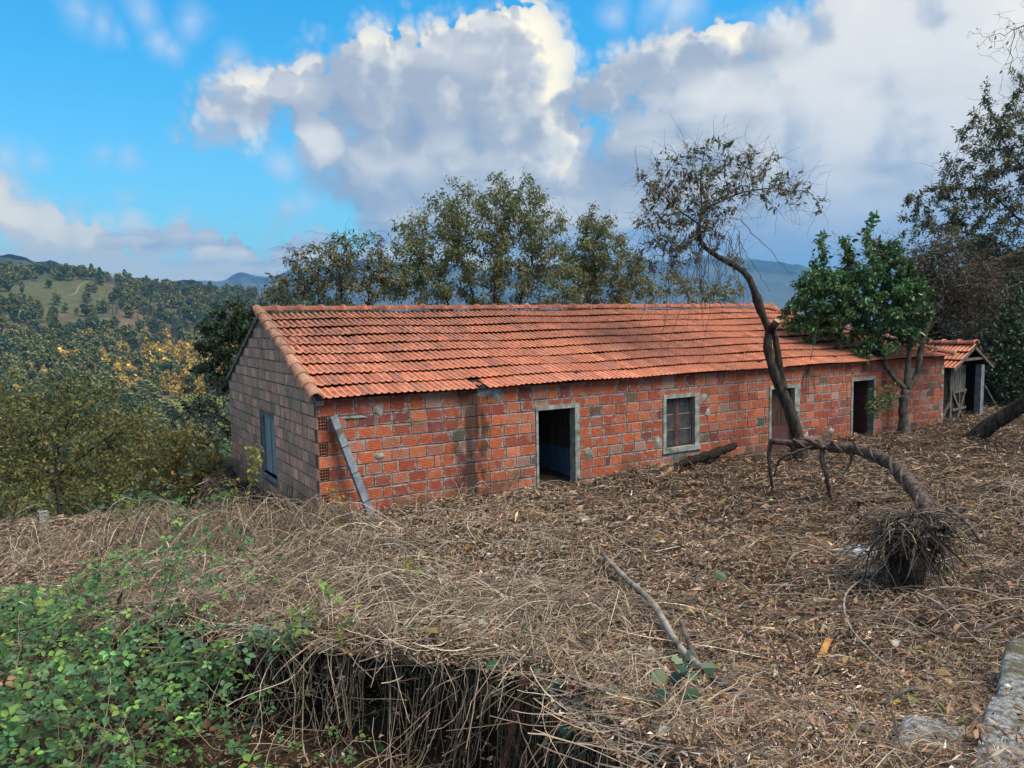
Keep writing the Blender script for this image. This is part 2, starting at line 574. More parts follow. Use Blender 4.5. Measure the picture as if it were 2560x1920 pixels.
def mat_brick(name, per_object, gable=False):
    m, b, bs, out = new_mat(name)
    p = wpos(b)
    if per_object:
        c = b.n('ShaderNodeObjectInfo').outputs['Color']
    else:
        c = attr(b)
    v = b.ss(b.noise(p, 14, 5, .65), .3, .7, .78, 1.2)
    c = b.mix(1.0, c, b.comb(v, v, v), 'MULTIPLY')
    gr = b.m('SINE', b.m('MULTIPLY', b.sep(p)[2], 2 * math.pi / .027))
    c = b.mix(b.ss(gr, .1, -.9, 0, .22), c, (.10, .035, .02))
    # mortar smeared over the edges
    uvn = b.n('ShaderNodeAttribute', attribute_name='Col').outputs['Alpha']
    nn = b.noise(p, 11, 5, .65)
    sm = b.ss(b.m('ADD', uvn, b.m('MULTIPLY', b.m('SUBTRACT', nn, .5), 1.9)), .86, 1.02)
    nb = b.noise(b.vm('ADD', p, (5, 9, 2)), 2.6, 4, .6)
    sm = b.m('MULTIPLY', sm, b.ss(nb, .34, .58, .15, .9) if not gable else .45)
    c = b.mix(sm, c, (.33, .315, .30))
    c = stains(b, p, c)
    if gable:
        g1 = b.ss(b.noise(b.vm('MULTIPLY', p, (5, 5, 1)), 1.1, 7, .7), .34, .58)
        c = b.mix(b.m('MULTIPLY', g1, .68), c, (.33, .285, .225))
        g2 = b.ss(b.noise(b.vm('ADD', b.vm('MULTIPLY', p, (6, 6, 1.2)), (4, 4, 4)), 1.0, 6, .66), .56, .70)
        c = b.mix(b.m('MULTIPLY', g2, .60), c, (.085, .072, .055))
        g3 = b.ss(b.noise(b.vm('ADD', p, (14, 4, 9)), 2.6, 6, .66), .60, .70)
        c = b.mix(b.m('MULTIPLY', g3, .5), c, (.10, .10, .045))
    b.put(bs.inputs['Base Color'], c)
    bs.inputs['Roughness'].default_value = .88
    bs.inputs['Specular IOR Level'].default_value = .2
    h = b.m('ADD', b.m('MULTIPLY', gr, .35), b.m('MULTIPLY', b.noise(p, 55, 4, .6), 1.0))
    bump(b, bs, h, .55, .006)
    return m


def mat_tile(name, per_object):
    m, b, bs, out = new_mat(name)
    p = wpos(b)
    c = b.n('ShaderNodeObjectInfo').outputs['Color'] if per_object else attr(b)
    v = b.ss(b.noise(p, 9, 6, .65), .3, .7, .74, 1.22)
    c = b.mix(1.0, c, b.comb(v, v, v), 'MULTIPLY')
    # dark lichen that grows in the channels, thicker towards the ridge and the left end
    s = b.sep(p)
    lz = b.m('ADD', b.m('MULTIPLY', b.m('SUBTRACT', s[2], 2.55), .16), b.m('MULTIPLY', b.m('SUBTRACT', 9.0, s[0]), .012))
    lk = b.ss(b.m('ADD', b.noise(b.vm('MULTIPLY', p, (1, .6, .6)), 15, 5, .7), lz), .68, .78)
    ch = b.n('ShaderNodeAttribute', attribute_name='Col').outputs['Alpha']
    c = b.mix(b.m('MULTIPLY', b.ss(ch, .25, .95), b.ss(b.noise(p, 5, 5, .65), .3, .65, .35, .85)), c, (.17, .07, .05))  # channel dirt, with the shade between the rolls put into the colour
    c = b.mix(b.ss(ch, .30, .0, 0, .32), c, (.66, .31, .19))  # roll highlights painted in as a paler tone
    c = b.mix(b.m('MULTIPLY', lk, b.m('MULTIPLY_ADD', ch, .75, .2)), c, (.035, .028, .024))
    pl = b.ss(b.noise(b.vm('ADD', p, (9, 2, 4)), 7, 6, .65), .60, .74)
    c = b.mix(b.m('MULTIPLY', pl, .35), c, (.42, .24, .17))
    b.put(bs.inputs['Base Color'], c)
    bs.inputs['Roughness'].default_value = .72
    bs.inputs['Specular IOR Level'].default_value = .3
    bump(b, bs, b.noise(p, 70, 4, .6), .35, .005)
    return m


M = {}
M['brick'] = mat_brick('brick', True)
M['brick_far'] = mat_brick('brick_far', False)
M['brick_gable'] = mat_brick('brick_gable', False, True)
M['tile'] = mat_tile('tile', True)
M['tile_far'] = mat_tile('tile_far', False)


def _mortar():
    m, b, bs, out = new_mat('mortar')
    p = wpos(b)
    c = b.mix(b.ss(b.noise(p, 9, 6, .65), .35, .66), (.15, .145, .135), (.33, .325, .31))
    c = stains(b, p, c)
    b.put(bs.inputs['Base Color'], c)
    bs.inputs['Roughness'].default_value = .95
    bump(b, bs, b.noise(p, 45, 6, .7), .9, .02)
    return m


M['mortar'] = _mortar()
M['mortar_gable'] = mat_plain('mortar_gable', (.10, .094, .078), (.27, .25, .21), 6, .95, .2, .8, 40, third=(.11, .115, .06), tlo=.54, thi=.66)
M['concrete'] = mat_plain('concrete', (.17, .175, .16), (.42, .435, .41), 7, .92, .2, .9, 40, lo=.30, hi=.70, third=(.14, .17, .10), tscale=2.6, tlo=.50, thi=.66)
M['concrete_blue'] = mat_plain('concrete_blue', (.15, .18, .23), (.26, .29, .33), 7, .9, .25, .6, 60, third=(.10, .09, .08), tscale=3, tlo=.58, thi=.72)
M['wood_grey'] = mat_plain('wood_grey', (.055, .048, .042), (.30, .28, .26), 5, .9, .2, .7, 14, stretch=(9, 9, .8), lo=.38, hi=.7)
M['wood_black'] = mat_plain('wood_black', (.010, .009, .009), (.035, .030, .027), 6, .9, .2, .6, 20, stretch=(1, 1, 6))
M['wood_brown'] = mat_plain('wood_brown', (.035, .018, .014), (.085, .042, .032), 4, .7, .3, .5, 20, stretch=(8, 8, .8), third=(.14, .12, .11), tscale=3, tlo=.64, thi=.76)
M['kick_panel'] = mat_plain('kick_panel', (.085, .035, .035), (.12, .055, .052), 4, .6, .35, .2, 20)
M['blue_shutter'] = mat_plain('blue_shutter', (.17, .25, .28), (.32, .41, .44), 5, .75, .3, .3, 30, stretch=(6, 6, 1), third=(.36, .38, .38), tscale=5, tlo=.62, thi=.72)
M['room_wall'] = None
M['rust'] = mat_plain('rust', (.030, .014, .012), (.075, .035, .026), 20, .85, .3, .6, 60)
M['bark_dark'] = mat_plain('bark_dark', (.020, .016, .013), (.085, .070, .058), 5, .95, .15, 1.0, 14, stretch=(3, 3, .8), third=(.05, .065, .03), tscale=2.2, tlo=.60, thi=.72)
M['bark_brown'] = mat_plain('bark_brown', (.045, .032, .026), (.16, .115, .095), 6, .9, .2, 1.0, 22, stretch=(2, 2, 2))
M['bark_grey'] = mat_plain('bark_grey', (.055, .045, .038), (.17, .145, .125), 6, .92, .2, .8, 26, stretch=(2, 2, .9))
M['bark_pale'] = mat_plain('bark_pale', (.17, .14, .11), (.37, .325, .27), 7, .9, .2, .6, 40, third=(.08, .06, .05), tscale=4, tlo=.6, thi=.7)
M['char'] = mat_plain('char', (.006, .005, .005), (.035, .024, .019), 8, .9, .2, 1.0, 24, stretch=(1.2, 3, 3))
M['granite'] = mat_plain('granite', (.13, .125, .115), (.40, .39, .37), 26, .92, .2, .9, 55, third=(.11, .095, .055), tscale=3.0, tlo=.52, thi=.66)
M['ash'] = mat_plain('ash', (.05, .05, .052), (.42, .44, .47), 9, .95, .1, 1.0, 40, lo=.42, hi=.60)
M['litter'] = mat_attr('litter', .85, .25, .25, 12, transl=.12)
M['stems'] = mat_attr('stems', .8, .25, .3, 16)
M['leaf'] = mat_attr('leaf', .62, .35, .25, 5, transl=.42)
M['leaf_gloss'] = mat_attr('leaf_gloss', .36, .5, .25, 6, transl=.25)
M['leaf_far'] = mat_attr('leaf_far', .8, .2, .3, .2, transl=.2)
M['twig'] = mat_attr('twig', .9, .15, .3, 6)


# ------------------------------------------------------------------ the lie of the land
PLAT_V = [0, 2, 2.8, 3.2, 4.5, 5.5, 6.5, 8, 10, 12, 15, 30]
PLAT_Z = [1.95, 1.85, 1.68, 1.57, 1.25, 1.06, .96, .74, .60, .50, .48, .50]
EDGE = np.array([(-40, 11), (-14, 9.6), (-8, 9.0), (-5, 8.2), (-3.6, 7.2), (-2.1, 6.45), (-.9, 6.0), (.0, 5.5), (.45, 4.5), (.62, 3.5), (.75, 2.2), (.85, 0), (.9, -8)])
PROF_D = [-900, -400, -240, -165, -100, -60, -34, -20, -13, 0]
PROF_H = [70, 60, 46, 34, 20, 10, 4, 1.2, 0, 0]
FALL_D = [0, 1.5, 4, 9, 20, 50, 110, 200, 290, 380, 470, 560, 650, 740, 830, 920, 1010, 1150, 1500, 2200, 4000, 12000]
FALL_H = [0, -.35, -1.6, -4.2, -9, -19, -37, -56, -64, -62, -50, -30, -8, 14, 37, 59, 70, 58, 20, -20, -40, -40]


def sd_edge(u, v):
    """distance to the edge of the terrace, positive on the terrace side"""
    best = np.full(u.shape, 1e9)
    sign = np.ones(u.shape)
    for (a, b) in zip(EDGE[:-1], EDGE[1:]):
        e = b - a
        t = np.clip(((u - a[0]) * e[0] + (v - a[1]) * e[1]) / (e @ e), 0, 1)
        dx, dy = u - (a[0] + t * e[0]), v - (a[1] + t * e[1])
        d = np.hypot(dx, dy)
        c = e[0] * (v - a[1]) - e[1] * (u - a[0])
        m_ = d < best - 1e-9
        best = np.where(m_, d, best)
        sign = np.where(m_, np.sign(c), sign)
    return best * sign


def wav(x, y, s, k):
    r_ = np.random.default_rng(k)
    o = 0
    for i in range(6):
        a = r_.uniform(0, 6.28)
        f_ = (1.0 + i * .55) / s
        o = o + np.sin((x * math.cos(a) + y * math.sin(a)) * f_ * 2 + r_.uniform(0, 6.28)) / (1 + i * .6)
    return o / 2.6


def sst(x, a, b):
    t = np.clip((x - a) / (b - a), 0, 1)
    return t * t * (3 - 2 * t)


def land(x, y, detail=True, inset=0.0):
    x, y = np.asarray(x, float), np.asarray(y, float)
    u = (x - CAM[0]) * Rh[0] + (y - CAM[1]) * Rh[1]
    v = (x - CAM[0]) * Fh[0] + (y - CAM[1]) * Fh[1]
    h = np.interp(v, PLAT_V, PLAT_Z)
    h = h - .28 * sst(-u, 2, 6) * sst(v, 5, 8) + .05 * sst(u, 6, 12)
    h = np.where(v < 0, 1.95, h)
    near = sst(45 - np.hypot(u, v), 0, 20)
    if detail:
        h = h + (.085 * wav(x, y, 1.9, 3) + .045 * wav(x, y, .6, 5)) * near
    sd = sd_edge(u, v)
    low = .02 + .05 * wav(x, y, 1.2, 8) + .35 * sst(-u, 3, 9)
    low = np.where(v < 4.6, low + (1.9 - low) * sst(4.6 - v, 0, 3.6), low)
    h = low + (h - low) * sst(sd - inset, -.16, .10)
    # uphill behind the camera, downhill beyond the house
    ye = 8.6 + (2.0 + .42 * np.maximum(-x, 0) - 8.6) * sst(-x, .3, 1.4)
    d = y - ye
    up_ = np.interp(y + 3, PROF_D, PROF_H) * (1 - .25 * sst(x, 60, 400))
    h = h + up_
    fl = np.interp(d, FALL_D, FALL_H)
    lat = sst(d, 350, 800)
    ridge = 1 - .16 * sst(x, -60, 190) - .75 * sst(x, 190, 620) + .06 * sst(-x, 40, 160) + .03 * wav(x, y, 60, 11)
    fl = np.where(fl > -62, fl + lat * ((fl + 62) * (ridge - 1)), fl)
    fl = fl + sst(d, 12, 60) * 1.2 * wav(x, y, 30, 4) + sst(d, 200, 500) * 3.0 * wav(x, y, 90, 6)
    h = np.where(d > 0, h * (1 - sst(d, 0, 25)) + fl, h)
    return h


def land1(x, y):
    return float(land(np.array([x]), np.array([y]))[0])


def uv(u, v):
    u, v = np.asarray(u, float), np.asarray(v, float)
    return CAM[0] + u * Rh[0] + v * Fh[0], CAM[1] + u * Rh[1] + v * Fh[1]


def mat_ground():
    m, b, bs, out = new_mat('ground')
    p = wpos(b)
    s = b.sep(p)
    near = b.mix(b.ss(b.noise(p, 3.0, 7, .7), .35, .65), (.022, .016, .012), (.075, .055, .04))
    n1 = b.noise(p, .012, 6, .6)
    n2 = b.noise(p, .05, 6, .65)
    far = b.mix(b.ss(n2, .38, .62), (.085, .080, .040), (.150, .105, .065))
    far = b.mix(b.ss(n1, .50, .60), far, (.060, .085, .030))
    # the pasture high on the far hill, with its pale track
    mx = b.m('MULTIPLY', b.m('SUBTRACT', s[0], b.m('MULTIPLY_ADD', b.m('SUBTRACT', n1, .5), 70, 2)), 1 / 58)
    my = b.m('MULTIPLY', b.m('SUBTRACT', s[1], b.m('MULTIPLY_ADD', b.m('SUBTRACT', n2, .5), 60, 855)), 1 / 78)
    mead = b.m('MULTIPLY', b.ss(b.m('ADD', b.m('MULTIPLY', mx, mx), b.m('MULTIPLY', my, my)), 1.15, .75), b.ss(b.noise(p, .03, 6, .65), .30, .52, .35, 1))
    gcol = b.mix(b.ss(b.noise(p, .09, 6, .7), .35, .65), (.070, .090, .032), (.120, .105, .055))
    far = b.mix(mead, far, gcol)
    tr = b.m('ABSOLUTE', b.m('SUBTRACT', s[0], b.m('MULTIPLY_ADD', b.m('SUBTRACT', s[1], 800), .55, b.m('MULTIPLY_ADD', b.m('SINE', b.m('MULTIPLY', s[1], .06)), 7, -30))))
    far = b.mix(b.m('MULTIPLY', b.m('MULTIPLY', b.ss(tr, 1.5, .5), .5), b.ss(s[1], 830, 870)), far, (.28, .235, .15))
    qx = b.m('MULTIPLY', b.m('SUBTRACT', s[0], 70), 1 / 42)
    qy = b.m('MULTIPLY', b.m('SUBTRACT', s[1], 470), 1 / 60)
    far = b.mix(b.ss(b.m('ADD', b.m('MULTIPLY', qx, qx), b.m('MULTIPLY', qy, qy)), 1.2, .7), far, (.17, .185, .055))
    dist = b.vm('DISTANCE', p, tuple(CAM))
    c = b.mix(b.ss(dist, 22, 60), near, far)
    b.put(bs.inputs['Base Color'], c)
    bs.inputs['Roughness'].default_value = .95
    bs.inputs['Specular IOR Level'].default_value = .1
    bump(b, bs, b.noise(p, 18, 5, .7), .8, .05)
    return m


M['ground'] = mat_ground()
# one sheet: rings about the viewpoint, tight near it
rr = np.concatenate([[0.02], np.geomspace(.5, 3, 24), np.geomspace(3, 9, 130)[1:], np.geomspace(9, 40, 95)[1:], np.geomspace(40, 1200, 150)[1:], np.geomspace(1200, 8600, 30)[1:]])
aa = np.concatenate([np.linspace(-.85, .85, 420), np.linspace(.85, 2 * math.pi - .85, 120)[1:-1]]) + YAW
A_, R_ = np.meshgrid(aa, rr)
X_, Y_ = CAM[0] + R_ * np.sin(A_), CAM[1] + R_ * np.cos(A_)
Z_ = land(X_, Y_, inset=.42)          # the bank is undercut below the overhanging thatch
na, nr = len(aa), len(rr)
i, j = np.meshgrid(np.arange(nr - 1), np.arange(na), indexing='ij')
q = np.stack([i * na + j, i * na + (j + 1) % na, (i + 1) * na + (j + 1) % na, (i + 1) * na + j], -1).reshape(-1, 4)[:, ::-1]
gg = Geo()
gg.add(np.stack([X_, Y_, Z_], -1).reshape(-1, 3), quads=q)
ground = gg.build('ground', M['ground'], smooth=True)
tag(ground, kind='structure')

# far ridges and mountains, real ranges kilometres away
M['mountain'] = mat_plain('mountain', (.030, .040, .028), (.085, .085, .055), .004, .95, .1, 0, third=(.16, .15, .12), tscale=.012, tlo=.60, thi=.66)


def range_(name, dist, az0, az1, prof, seed, depth):
    """a mountain range: crest heights (deg above level) along azimuth (deg from the view axis)"""
    n, kk = 260, 26
    az_ = np.linspace(az0, az1, n)
    el_ = np.interp(az_, [p_[0] for p_ in prof], [p_[1] for p_ in prof])
    r_ = np.random.default_rng(seed)
    rough = sum(np.interp(az_, np.linspace(az0, az1, m_), r_.normal(size=m_)) * s_ for m_, s_ in ((14, .16), (37, .09), (90, .05), (200, .03)))
    hz = CAM[2] + dist * np.tan(np.radians(np.maximum(el_ + rough * np.clip(el_, .2, 1.5), .05)))
    g_ = Geo()
    t = np.linspace(-1, 1, kk)
    prof_t = np.clip(1 - np.abs(t) ** 1.25, 0, 1)
    AZ, TT = np.meshgrid(np.radians(az_) + YAW, t, indexing='ij')
    spur = np.array([np.interp(az_, np.linspace(az0, az1, 60), r_.normal(size=60)) for _ in range(kk)]).T
    DD = dist + TT * depth + spur * depth * .10 * (1 - np.abs(TT))
    ZZ = -70 + (hz[:, None] + 70) * prof_t[None] * (1 + .10 * spur * (1 - prof_t[None]))
    V = np.stack([CAM[0] + DD * np.sin(AZ), CAM[1] + DD * np.cos(AZ), ZZ], -1).reshape(-1, 3)
    i, j = np.meshgrid(np.arange(n - 1), np.arange(kk - 1), indexing='ij')
    q = np.stack([i * kk + j, (i + 1) * kk + j, (i + 1) * kk + j + 1, i * kk + j + 1], -1).reshape(-1, 4)
    g_.add(V, quads=q)
    o = g_.build(name, M['mountain'], smooth=True)
    tag(o, kind='structure')


range_('hill', 2300, -44, 20, [(-44, 5.4), (-36, 5.2), (-33, 4.6), (-30, 4.0), (-27, 3.5), (-23, 3.1), (-20, 2.4), (-16, 1.6), (-6, .8), (20, .4)], 3, 800)
range_('mountain', 6400, -30, 46, [(-30, 2.8), (-25, 2.9), (-22, 3.4), (-19, 3.9), (-16, 4.3), (-10, 4.6), (-4, 4.2), (4, 3.9), (9, 4.3), (14, 4.6), (18, 4.2), (22, 3.4), (28, 3.2), (46, 3.4)], 9, 1500)

# the air between: even, pale, thin
hz_m = bpy.data.materials.new('haze')
hz_m.use_nodes = True
hz_m.node_tree.nodes.clear()
hb = NB(hz_m.node_tree)
pv = hb.n('ShaderNodeVolumePrincipled')
pv.inputs['Color'].default_value = (.27, .60, 1.0, 1)
pv.inputs['Density'].default_value = 0.00014
pv.inputs['Anisotropy'].default_value = 0.1
ho = hb.n('ShaderNodeOutputMaterial')
hz_m.node_tree.links.new(pv.outputs[0], ho.inputs['Volume'])
hgeo = Geo()
hgeo.box((-9500, -9500, -90), (9500, 9500, 760))
haze = hgeo.build('haze', hz_m)
tag(haze, kind='stuff', label='thin blue haze in the valley air', cat='haze')


# ------------------------------------------------------------------ the wooded valley sides: one mass, instanced
def proto(name, kind, seed):
    r_ = np.random.default_rng(seed)
    g_ = Geo()
    if kind == 'round':
        n, cols = 320, [(.060, .095, .032), (.090, .125, .040), (.042, .068, .028)]
        c = nrm(r_.normal(size=(n, 3))) * r_.uniform(.55, 1, (n, 1)) * [2.9, 2.9, 3.2] + [0, 0, 5.0]
        c += np.sin(c[:, [1, 2, 0]] * 1.9 + seed) * .7
    elif kind == 'olive':
        n, cols = 300, [(.155, .170, .055), (.215, .200, .062), (.105, .130, .050)]
        c = nrm(r_.normal(size=(n, 3))) * r_.uniform(.5, 1, (n, 1)) * [2.4, 2.4, 3.6] + [0, 0, 5.4]
        c += np.sin(c[:, [1, 2, 0]] * 1.7 + seed) * .7
    elif kind == 'gold':
        n, cols = 280, [(.62, .42, .08), (.50, .37, .10), (.42, .27, .07)]
        c = nrm(r_.normal(size=(n, 3))) * r_.uniform(.5, 1, (n, 1)) * [2.2, 2.2, 3.0] + [0, 0, 4.6]
        c += np.sin(c[:, [1, 2, 0]] * 1.8 + seed) * .6
    elif kind == 'eucalypt':
        n, cols = 280, [(.095, .130, .075), (.135, .160, .085), (.070, .105, .060)]
        z = r_.uniform(2.5, 12, n)
        rad = 1.9 * np.sqrt(np.clip(1 - ((z - 7) / 5.2) ** 2, .02, 1)) * r_.uniform(.4, 1, n)
        a = r_.uniform(0, 6.28, n)
        c = np.stack([np.cos(a) * rad, np.sin(a) * rad, z], 1)
    else:
        n, cols = 90, [(.13, .10, .08), (.16, .13, .10)]
        z = r_.uniform(3, 9, n)
        a = r_.uniform(0, 6.28, n)
        c = np.stack([np.cos(a) * .9, np.sin(a) * .9, z], 1) * r_.uniform(.6, 1, (n, 1))
    cc = np.asarray(cols)[r_.integers(0, len(cols), n)] * np.exp(r_.normal(0, .28, (n, 1)))
    d = nrm(r_.normal(size=(n, 3)))
    s_ = nrm(np.cross(d, r_.normal(size=(n, 3))))
    sz = r_.uniform(.35, .85, (n, 1)) * (.35 if kind == 'bare' else 1)
    V = np.stack([c - d * sz, c + s_ * sz * .8, c + d * sz, c - s_ * sz * .8], 1).reshape(-1, 3)
    g_.add(V, quads=np.arange(n * 4).reshape(-1, 4), col=np.repeat(cc, 4, 0))
    g_.tube([(0, 0, -1.5), (.1, 0, 3), (0, .1, 6 if kind != 'bare' else 10)], [.22, .16, .05], 5, (.06, .05, .04), cap=False)
    if kind == 'bare':
        for _ in range(9):
            z = r_.uniform(3, 8)
            a = r_.uniform(0, 6.28)
            g_.tube([(0, 0, z), (math.cos(a) * 1.2, math.sin(a) * 1.2, z + 1.6)], [.07, .02], 3, (.15, .12, .10), cap=False)
    o = bpy.data.objects.new(name, g_.mesh(name))
    o.data.materials.append(M['leaf_far'])
    return o


def scatter(name, P, idx, rot, scl, protos):
    """one object whose points carry tree shapes"""
    pc = bpy.data.collections.new(name + '_kinds')
    for p_ in protos:
        pc.objects.link(p_)
    me = bpy.data.meshes.new(name)
    me.vertices.add(len(P))
    me.vertices.foreach_set('co', np.asarray(P, np.float32).ravel())
    for nm, tp, val in (('kind_index', 'INT', idx), ('turn', 'FLOAT', rot), ('size', 'FLOAT', scl)):
        a = me.attributes.new(nm, tp, 'POINT')
        a.data.foreach_set('value', np.asarray(val, np.int32 if tp == 'INT' else np.float32))
    o = bpy.data.objects.new(name, me)
    COL.objects.link(o)
    nt = bpy.data.node_groups.new(name, 'GeometryNodeTree')
    nt.interface.new_socket('Geometry', in_out='INPUT', socket_type='NodeSocketGeometry')
    nt.interface.new_socket('Geometry', in_out='OUTPUT', socket_type='NodeSocketGeometry')
    gi, go = nt.nodes.new('NodeGroupInput'), nt.nodes.new('NodeGroupOutput')
    ip = nt.nodes.new('GeometryNodeInstanceOnPoints')
    ci = nt.nodes.new('GeometryNodeCollectionInfo')
    ci.inputs['Collection'].default_value = pc
    ci.inputs['Separate Children'].default_value = True
    ci.inputs['Reset Children'].default_value = True

    def named(nm, tp):
        nd = nt.nodes.new('GeometryNodeInputNamedAttribute')
        nd.data_type = tp
        nd.inputs['Name'].default_value = nm
        return nd.outputs['Attribute']
    cx_ = nt.nodes.new('ShaderNodeCombineXYZ')
    L = nt.links.new
    L(gi.outputs[0], ip.inputs['Points'])
    L(ci.outputs[0], ip.inputs['Instance'])
    ip.inputs['Pick Instance'].default_value = True
    L(named('kind_index', 'INT'), ip.inputs['Instance Index'])
    L(named('turn', 'FLOAT'), cx_.inputs[2])
    L(cx_.outputs[0], ip.inputs['Rotation'])
    L(named('size', 'FLOAT'), ip.inputs['Scale'])
    L(ip.outputs[0], go.inputs[0])
    md = o.modifiers.new('scatter', 'NODES')
    md.node_group = nt
    return o


protos = []
for k_, (kd, cnt) in enumerate((('round', 2), ('olive', 2), ('gold', 2), ('eucalypt', 2), ('bare', 2))):
    for c_ in range(cnt):
        protos.append(proto('forest_tree.%03d' % (len(protos) + 1), kd, 40 + k_ * 5 + c_))
N = 20000
azf = rng.uniform(R(-47), R(22), N) + YAW
df = 105 + 950 * rng.uniform(0, 1, N) ** .72
xf, yf = CAM[0] + df * np.sin(azf), CAM[1] + df * np.cos(azf)
mead = ((xf - 2) / 50) ** 2 + ((yf - 855) / 70) ** 2
n_a = wav(xf, yf, 55, 21)
n_b = wav(xf, yf, 35, 22)
keep = (yf > 95) & ((mead > 1.1) | (rng.uniform(size=N) < .05))
keep &= (((xf - 70) / 40) ** 2 + ((yf - 470) / 56) ** 2 > 1) | (rng.uniform(size=N) < .22)
heath = (yf > 690) & (yf < 785) & (xf < 70)
keep &= ~(heath & (rng.uniform(size=N) < .86))
keep &= ~((yf > 900) & (rng.uniform(size=N) < .55))
keep &= ~((n_a > .95) & (yf > 150) & (rng.uniform(size=N) < .9))
xf, yf, n_a, n_b, df = xf[keep], yf[keep], n_a[keep], n_b[keep], df[keep]
N = len(xf)
r_ = rng.uniform(size=N)
kind = np.where(n_b > .62, 2, np.where(n_b < -.55, 0, np.where(n_a > -.35, 1, np.where(n_a > -.6, 0, 3))))
kind = np.where(r_ < .18, rng.integers(0, 4, N), kind)
kind = np.where((yf > 600) & (xf > 40) & (r_ > .40), 4, kind)
kind = np.where((yf > 700) & (kind == 2), 0, kind)
kind = np.where((yf > 525) & (yf < 640) & (xf > 25) & (xf < 125) & (r_ < .55), 2, kind)
wood = scatter('woodland', np.stack([xf, yf, land(xf, yf) - .3], 1), kind * 2 + rng.integers(0, 2, N), rng.uniform(0, 6.28, N),
               rng.uniform(.75, 1.65, N) * np.where(kind == 3, .95, 1.0) * np.where(kind == 4, .8, 1.0), protos)
tag(wood, 'mixed green and gold woodland covering the valley sides', 'woodland', kind='stuff')


# ------------------------------------------------------------------ the brick house
L_, W_H, ZE = 17.88, 7.0, 2.445          # length, depth, wall top
CO, CT = 0.206, 2.345                    # course height, top of the first full course
house = empty('brick_house', (9, 3.5, .4))
tag(house, 'long abandoned single-storey house of bare red hollow bricks under a terracotta tiled roof', 'house')

OPEN = [  # x0, x1, z0, z1 of the hole in the front wall (with its concrete surround)
    (4.14, 5.15, 0, 2.02), (7.32, 8.36, .78, 2.02), (10.60, 11.67, 0, 2.02), (13.66, 14.66, 0, 2.03)]
BRICK_COLS = [(.44, .115, .052), (.40, .100, .050), (.33, .082, .050), (.47, .150, .080), (.38, .14, .095), (.22, .060, .048), (.36, .20, .155), (.15, .105, .070), (.17, .062, .055), (.10, .105, .070)]
BRICK_W = [6, 5.5, 4.5, 3.5, 2.5, 1.2, 1.0, .5, .5, .2]


def cells_wall(g_, x_cuts, z_cuts, holes, emit):
    for a, b in zip(x_cuts[:-1], x_cuts[1:]):
        for c, d in zip(z_cuts[:-1], z_cuts[1:]):
            xm, zm = (a + b) / 2, (c + d) / 2
            if any(h[0] < xm < h[1] and h[2] < zm < h[3] for h in holes):
                continue
            emit(g_, a, b, c, d)


xc = sorted({0.165, L_} | {v for o in OPEN for v in o[:2]})
zc = sorted({-1.2, 0, ZE} | {v for o in OPEN for v in o[2:]})
g_ = Geo()
cells_wall(g_, xc, zc, OPEN, lambda g, a, b, c, d: g.box((a, .012, c), (b, .165, d)))
g_.box((.125, .125, -1.2), (.163, .163, ZE))
wall_front = g_.build('wall', M['mortar'], house)
wall_front['label'] = 'long front wall of red hollow bricks with grey mortar'
GW = (2.80, 3.97, .66, 1.88)             # window hole in the gable (y0, y1, z0, z1)
g_ = Geo()
cells_wall(g_, [.165, GW[0], GW[1], W_H], [-1.2, GW[2], GW[3], ZE], [GW], lambda g, a, b, c, d: g.box((.012, a, c), (.165, b, d)))
RIDGE_Z = 3.90
V = [(.012, 0.02, ZE), (.012, W_H, ZE), (.012, W_H / 2, RIDGE_Z - .03), (.165, 0.02, ZE), (.165, W_H, ZE), (.165, W_H / 2, RIDGE_Z - .03)]
g_.add(V, tris=[(0, 2, 1), (3, 4, 5)], quads=[(0, 1, 4, 3), (1, 2, 5, 4), (2, 0, 3, 5)])
wall_gable = g_.build('wall', M['mortar_gable'], house)
wall_gable['label'] = 'grimy lichen-stained gable wall'
g_ = Geo()
g_.box((.165, W_H - .15, -1.2), (L_, W_H - .003, ZE))
g_.box((L_ - .15, .17, -1.2), (L_ - .003, W_H - .155, ZE))
g_.build('wall', M['mortar'], house)['label'] = 'plain mortar wall at the back and far end'


# --- bricks: hollow clay blocks laid in courses, each with its own jitter and colour
def brick_mesh(seed):
    r_ = np.random.default_rng(seed)
    j = lambda s: r_.normal(0, s, 2)
    V, C = [], []
    for y, ins in ((.5, 0), (.06, 0), (-.02, .018)):
        for sx, sz in ((-1, -1), (1, -1), (1, 1), (-1, 1)):
            a = j(.010)
            V.append((sx * (.5 - ins) + a[0], y, sz * (.5 - ins * 1.6) + a[1]))
            C.append((1, 1, 1, 1))
    V.append((0, -.03, 0))
    C.append((1, 1, 1, 0))
    g = Geo()
    q = [(k * 4 + a, k * 4 + (a + 1) % 4, k * 4 + 4 + (a + 1) % 4, k * 4 + 4 + a) for k in (0, 1) for a in range(4)]
    g.add(V, quads=q, tris=[(8, 9, 12), (9, 10, 12), (10, 11, 12), (11, 8, 12)], col=np.array(C, float))
    return g, g.mesh('brick')


def vent_geo(cols, rows):
    """the open end of a hollow brick: a lattice of cells seen end on, unit size, facing -y"""
    g = Geo()
    tw, th = .10 / cols * 1.6, .10 / rows * 1.6
    xs, zs = np.linspace(-.5, .5, cols + 1), np.linspace(-.5, .5, rows + 1)
    for x in xs:
        x = min(max(x, -.5 + tw / 2), .5 - tw / 2)
        g.box((x - tw / 2, -.02, -.5), (x + tw / 2, .5, .5), (1, 1, 1))
    for z in zs:
        z = min(max(z, -.5 + th / 2), .5 - th / 2)
        g.box((-.5, -.005, z - th / 2), (.5, .5, z + th / 2), (1, 1, 1))
    return g


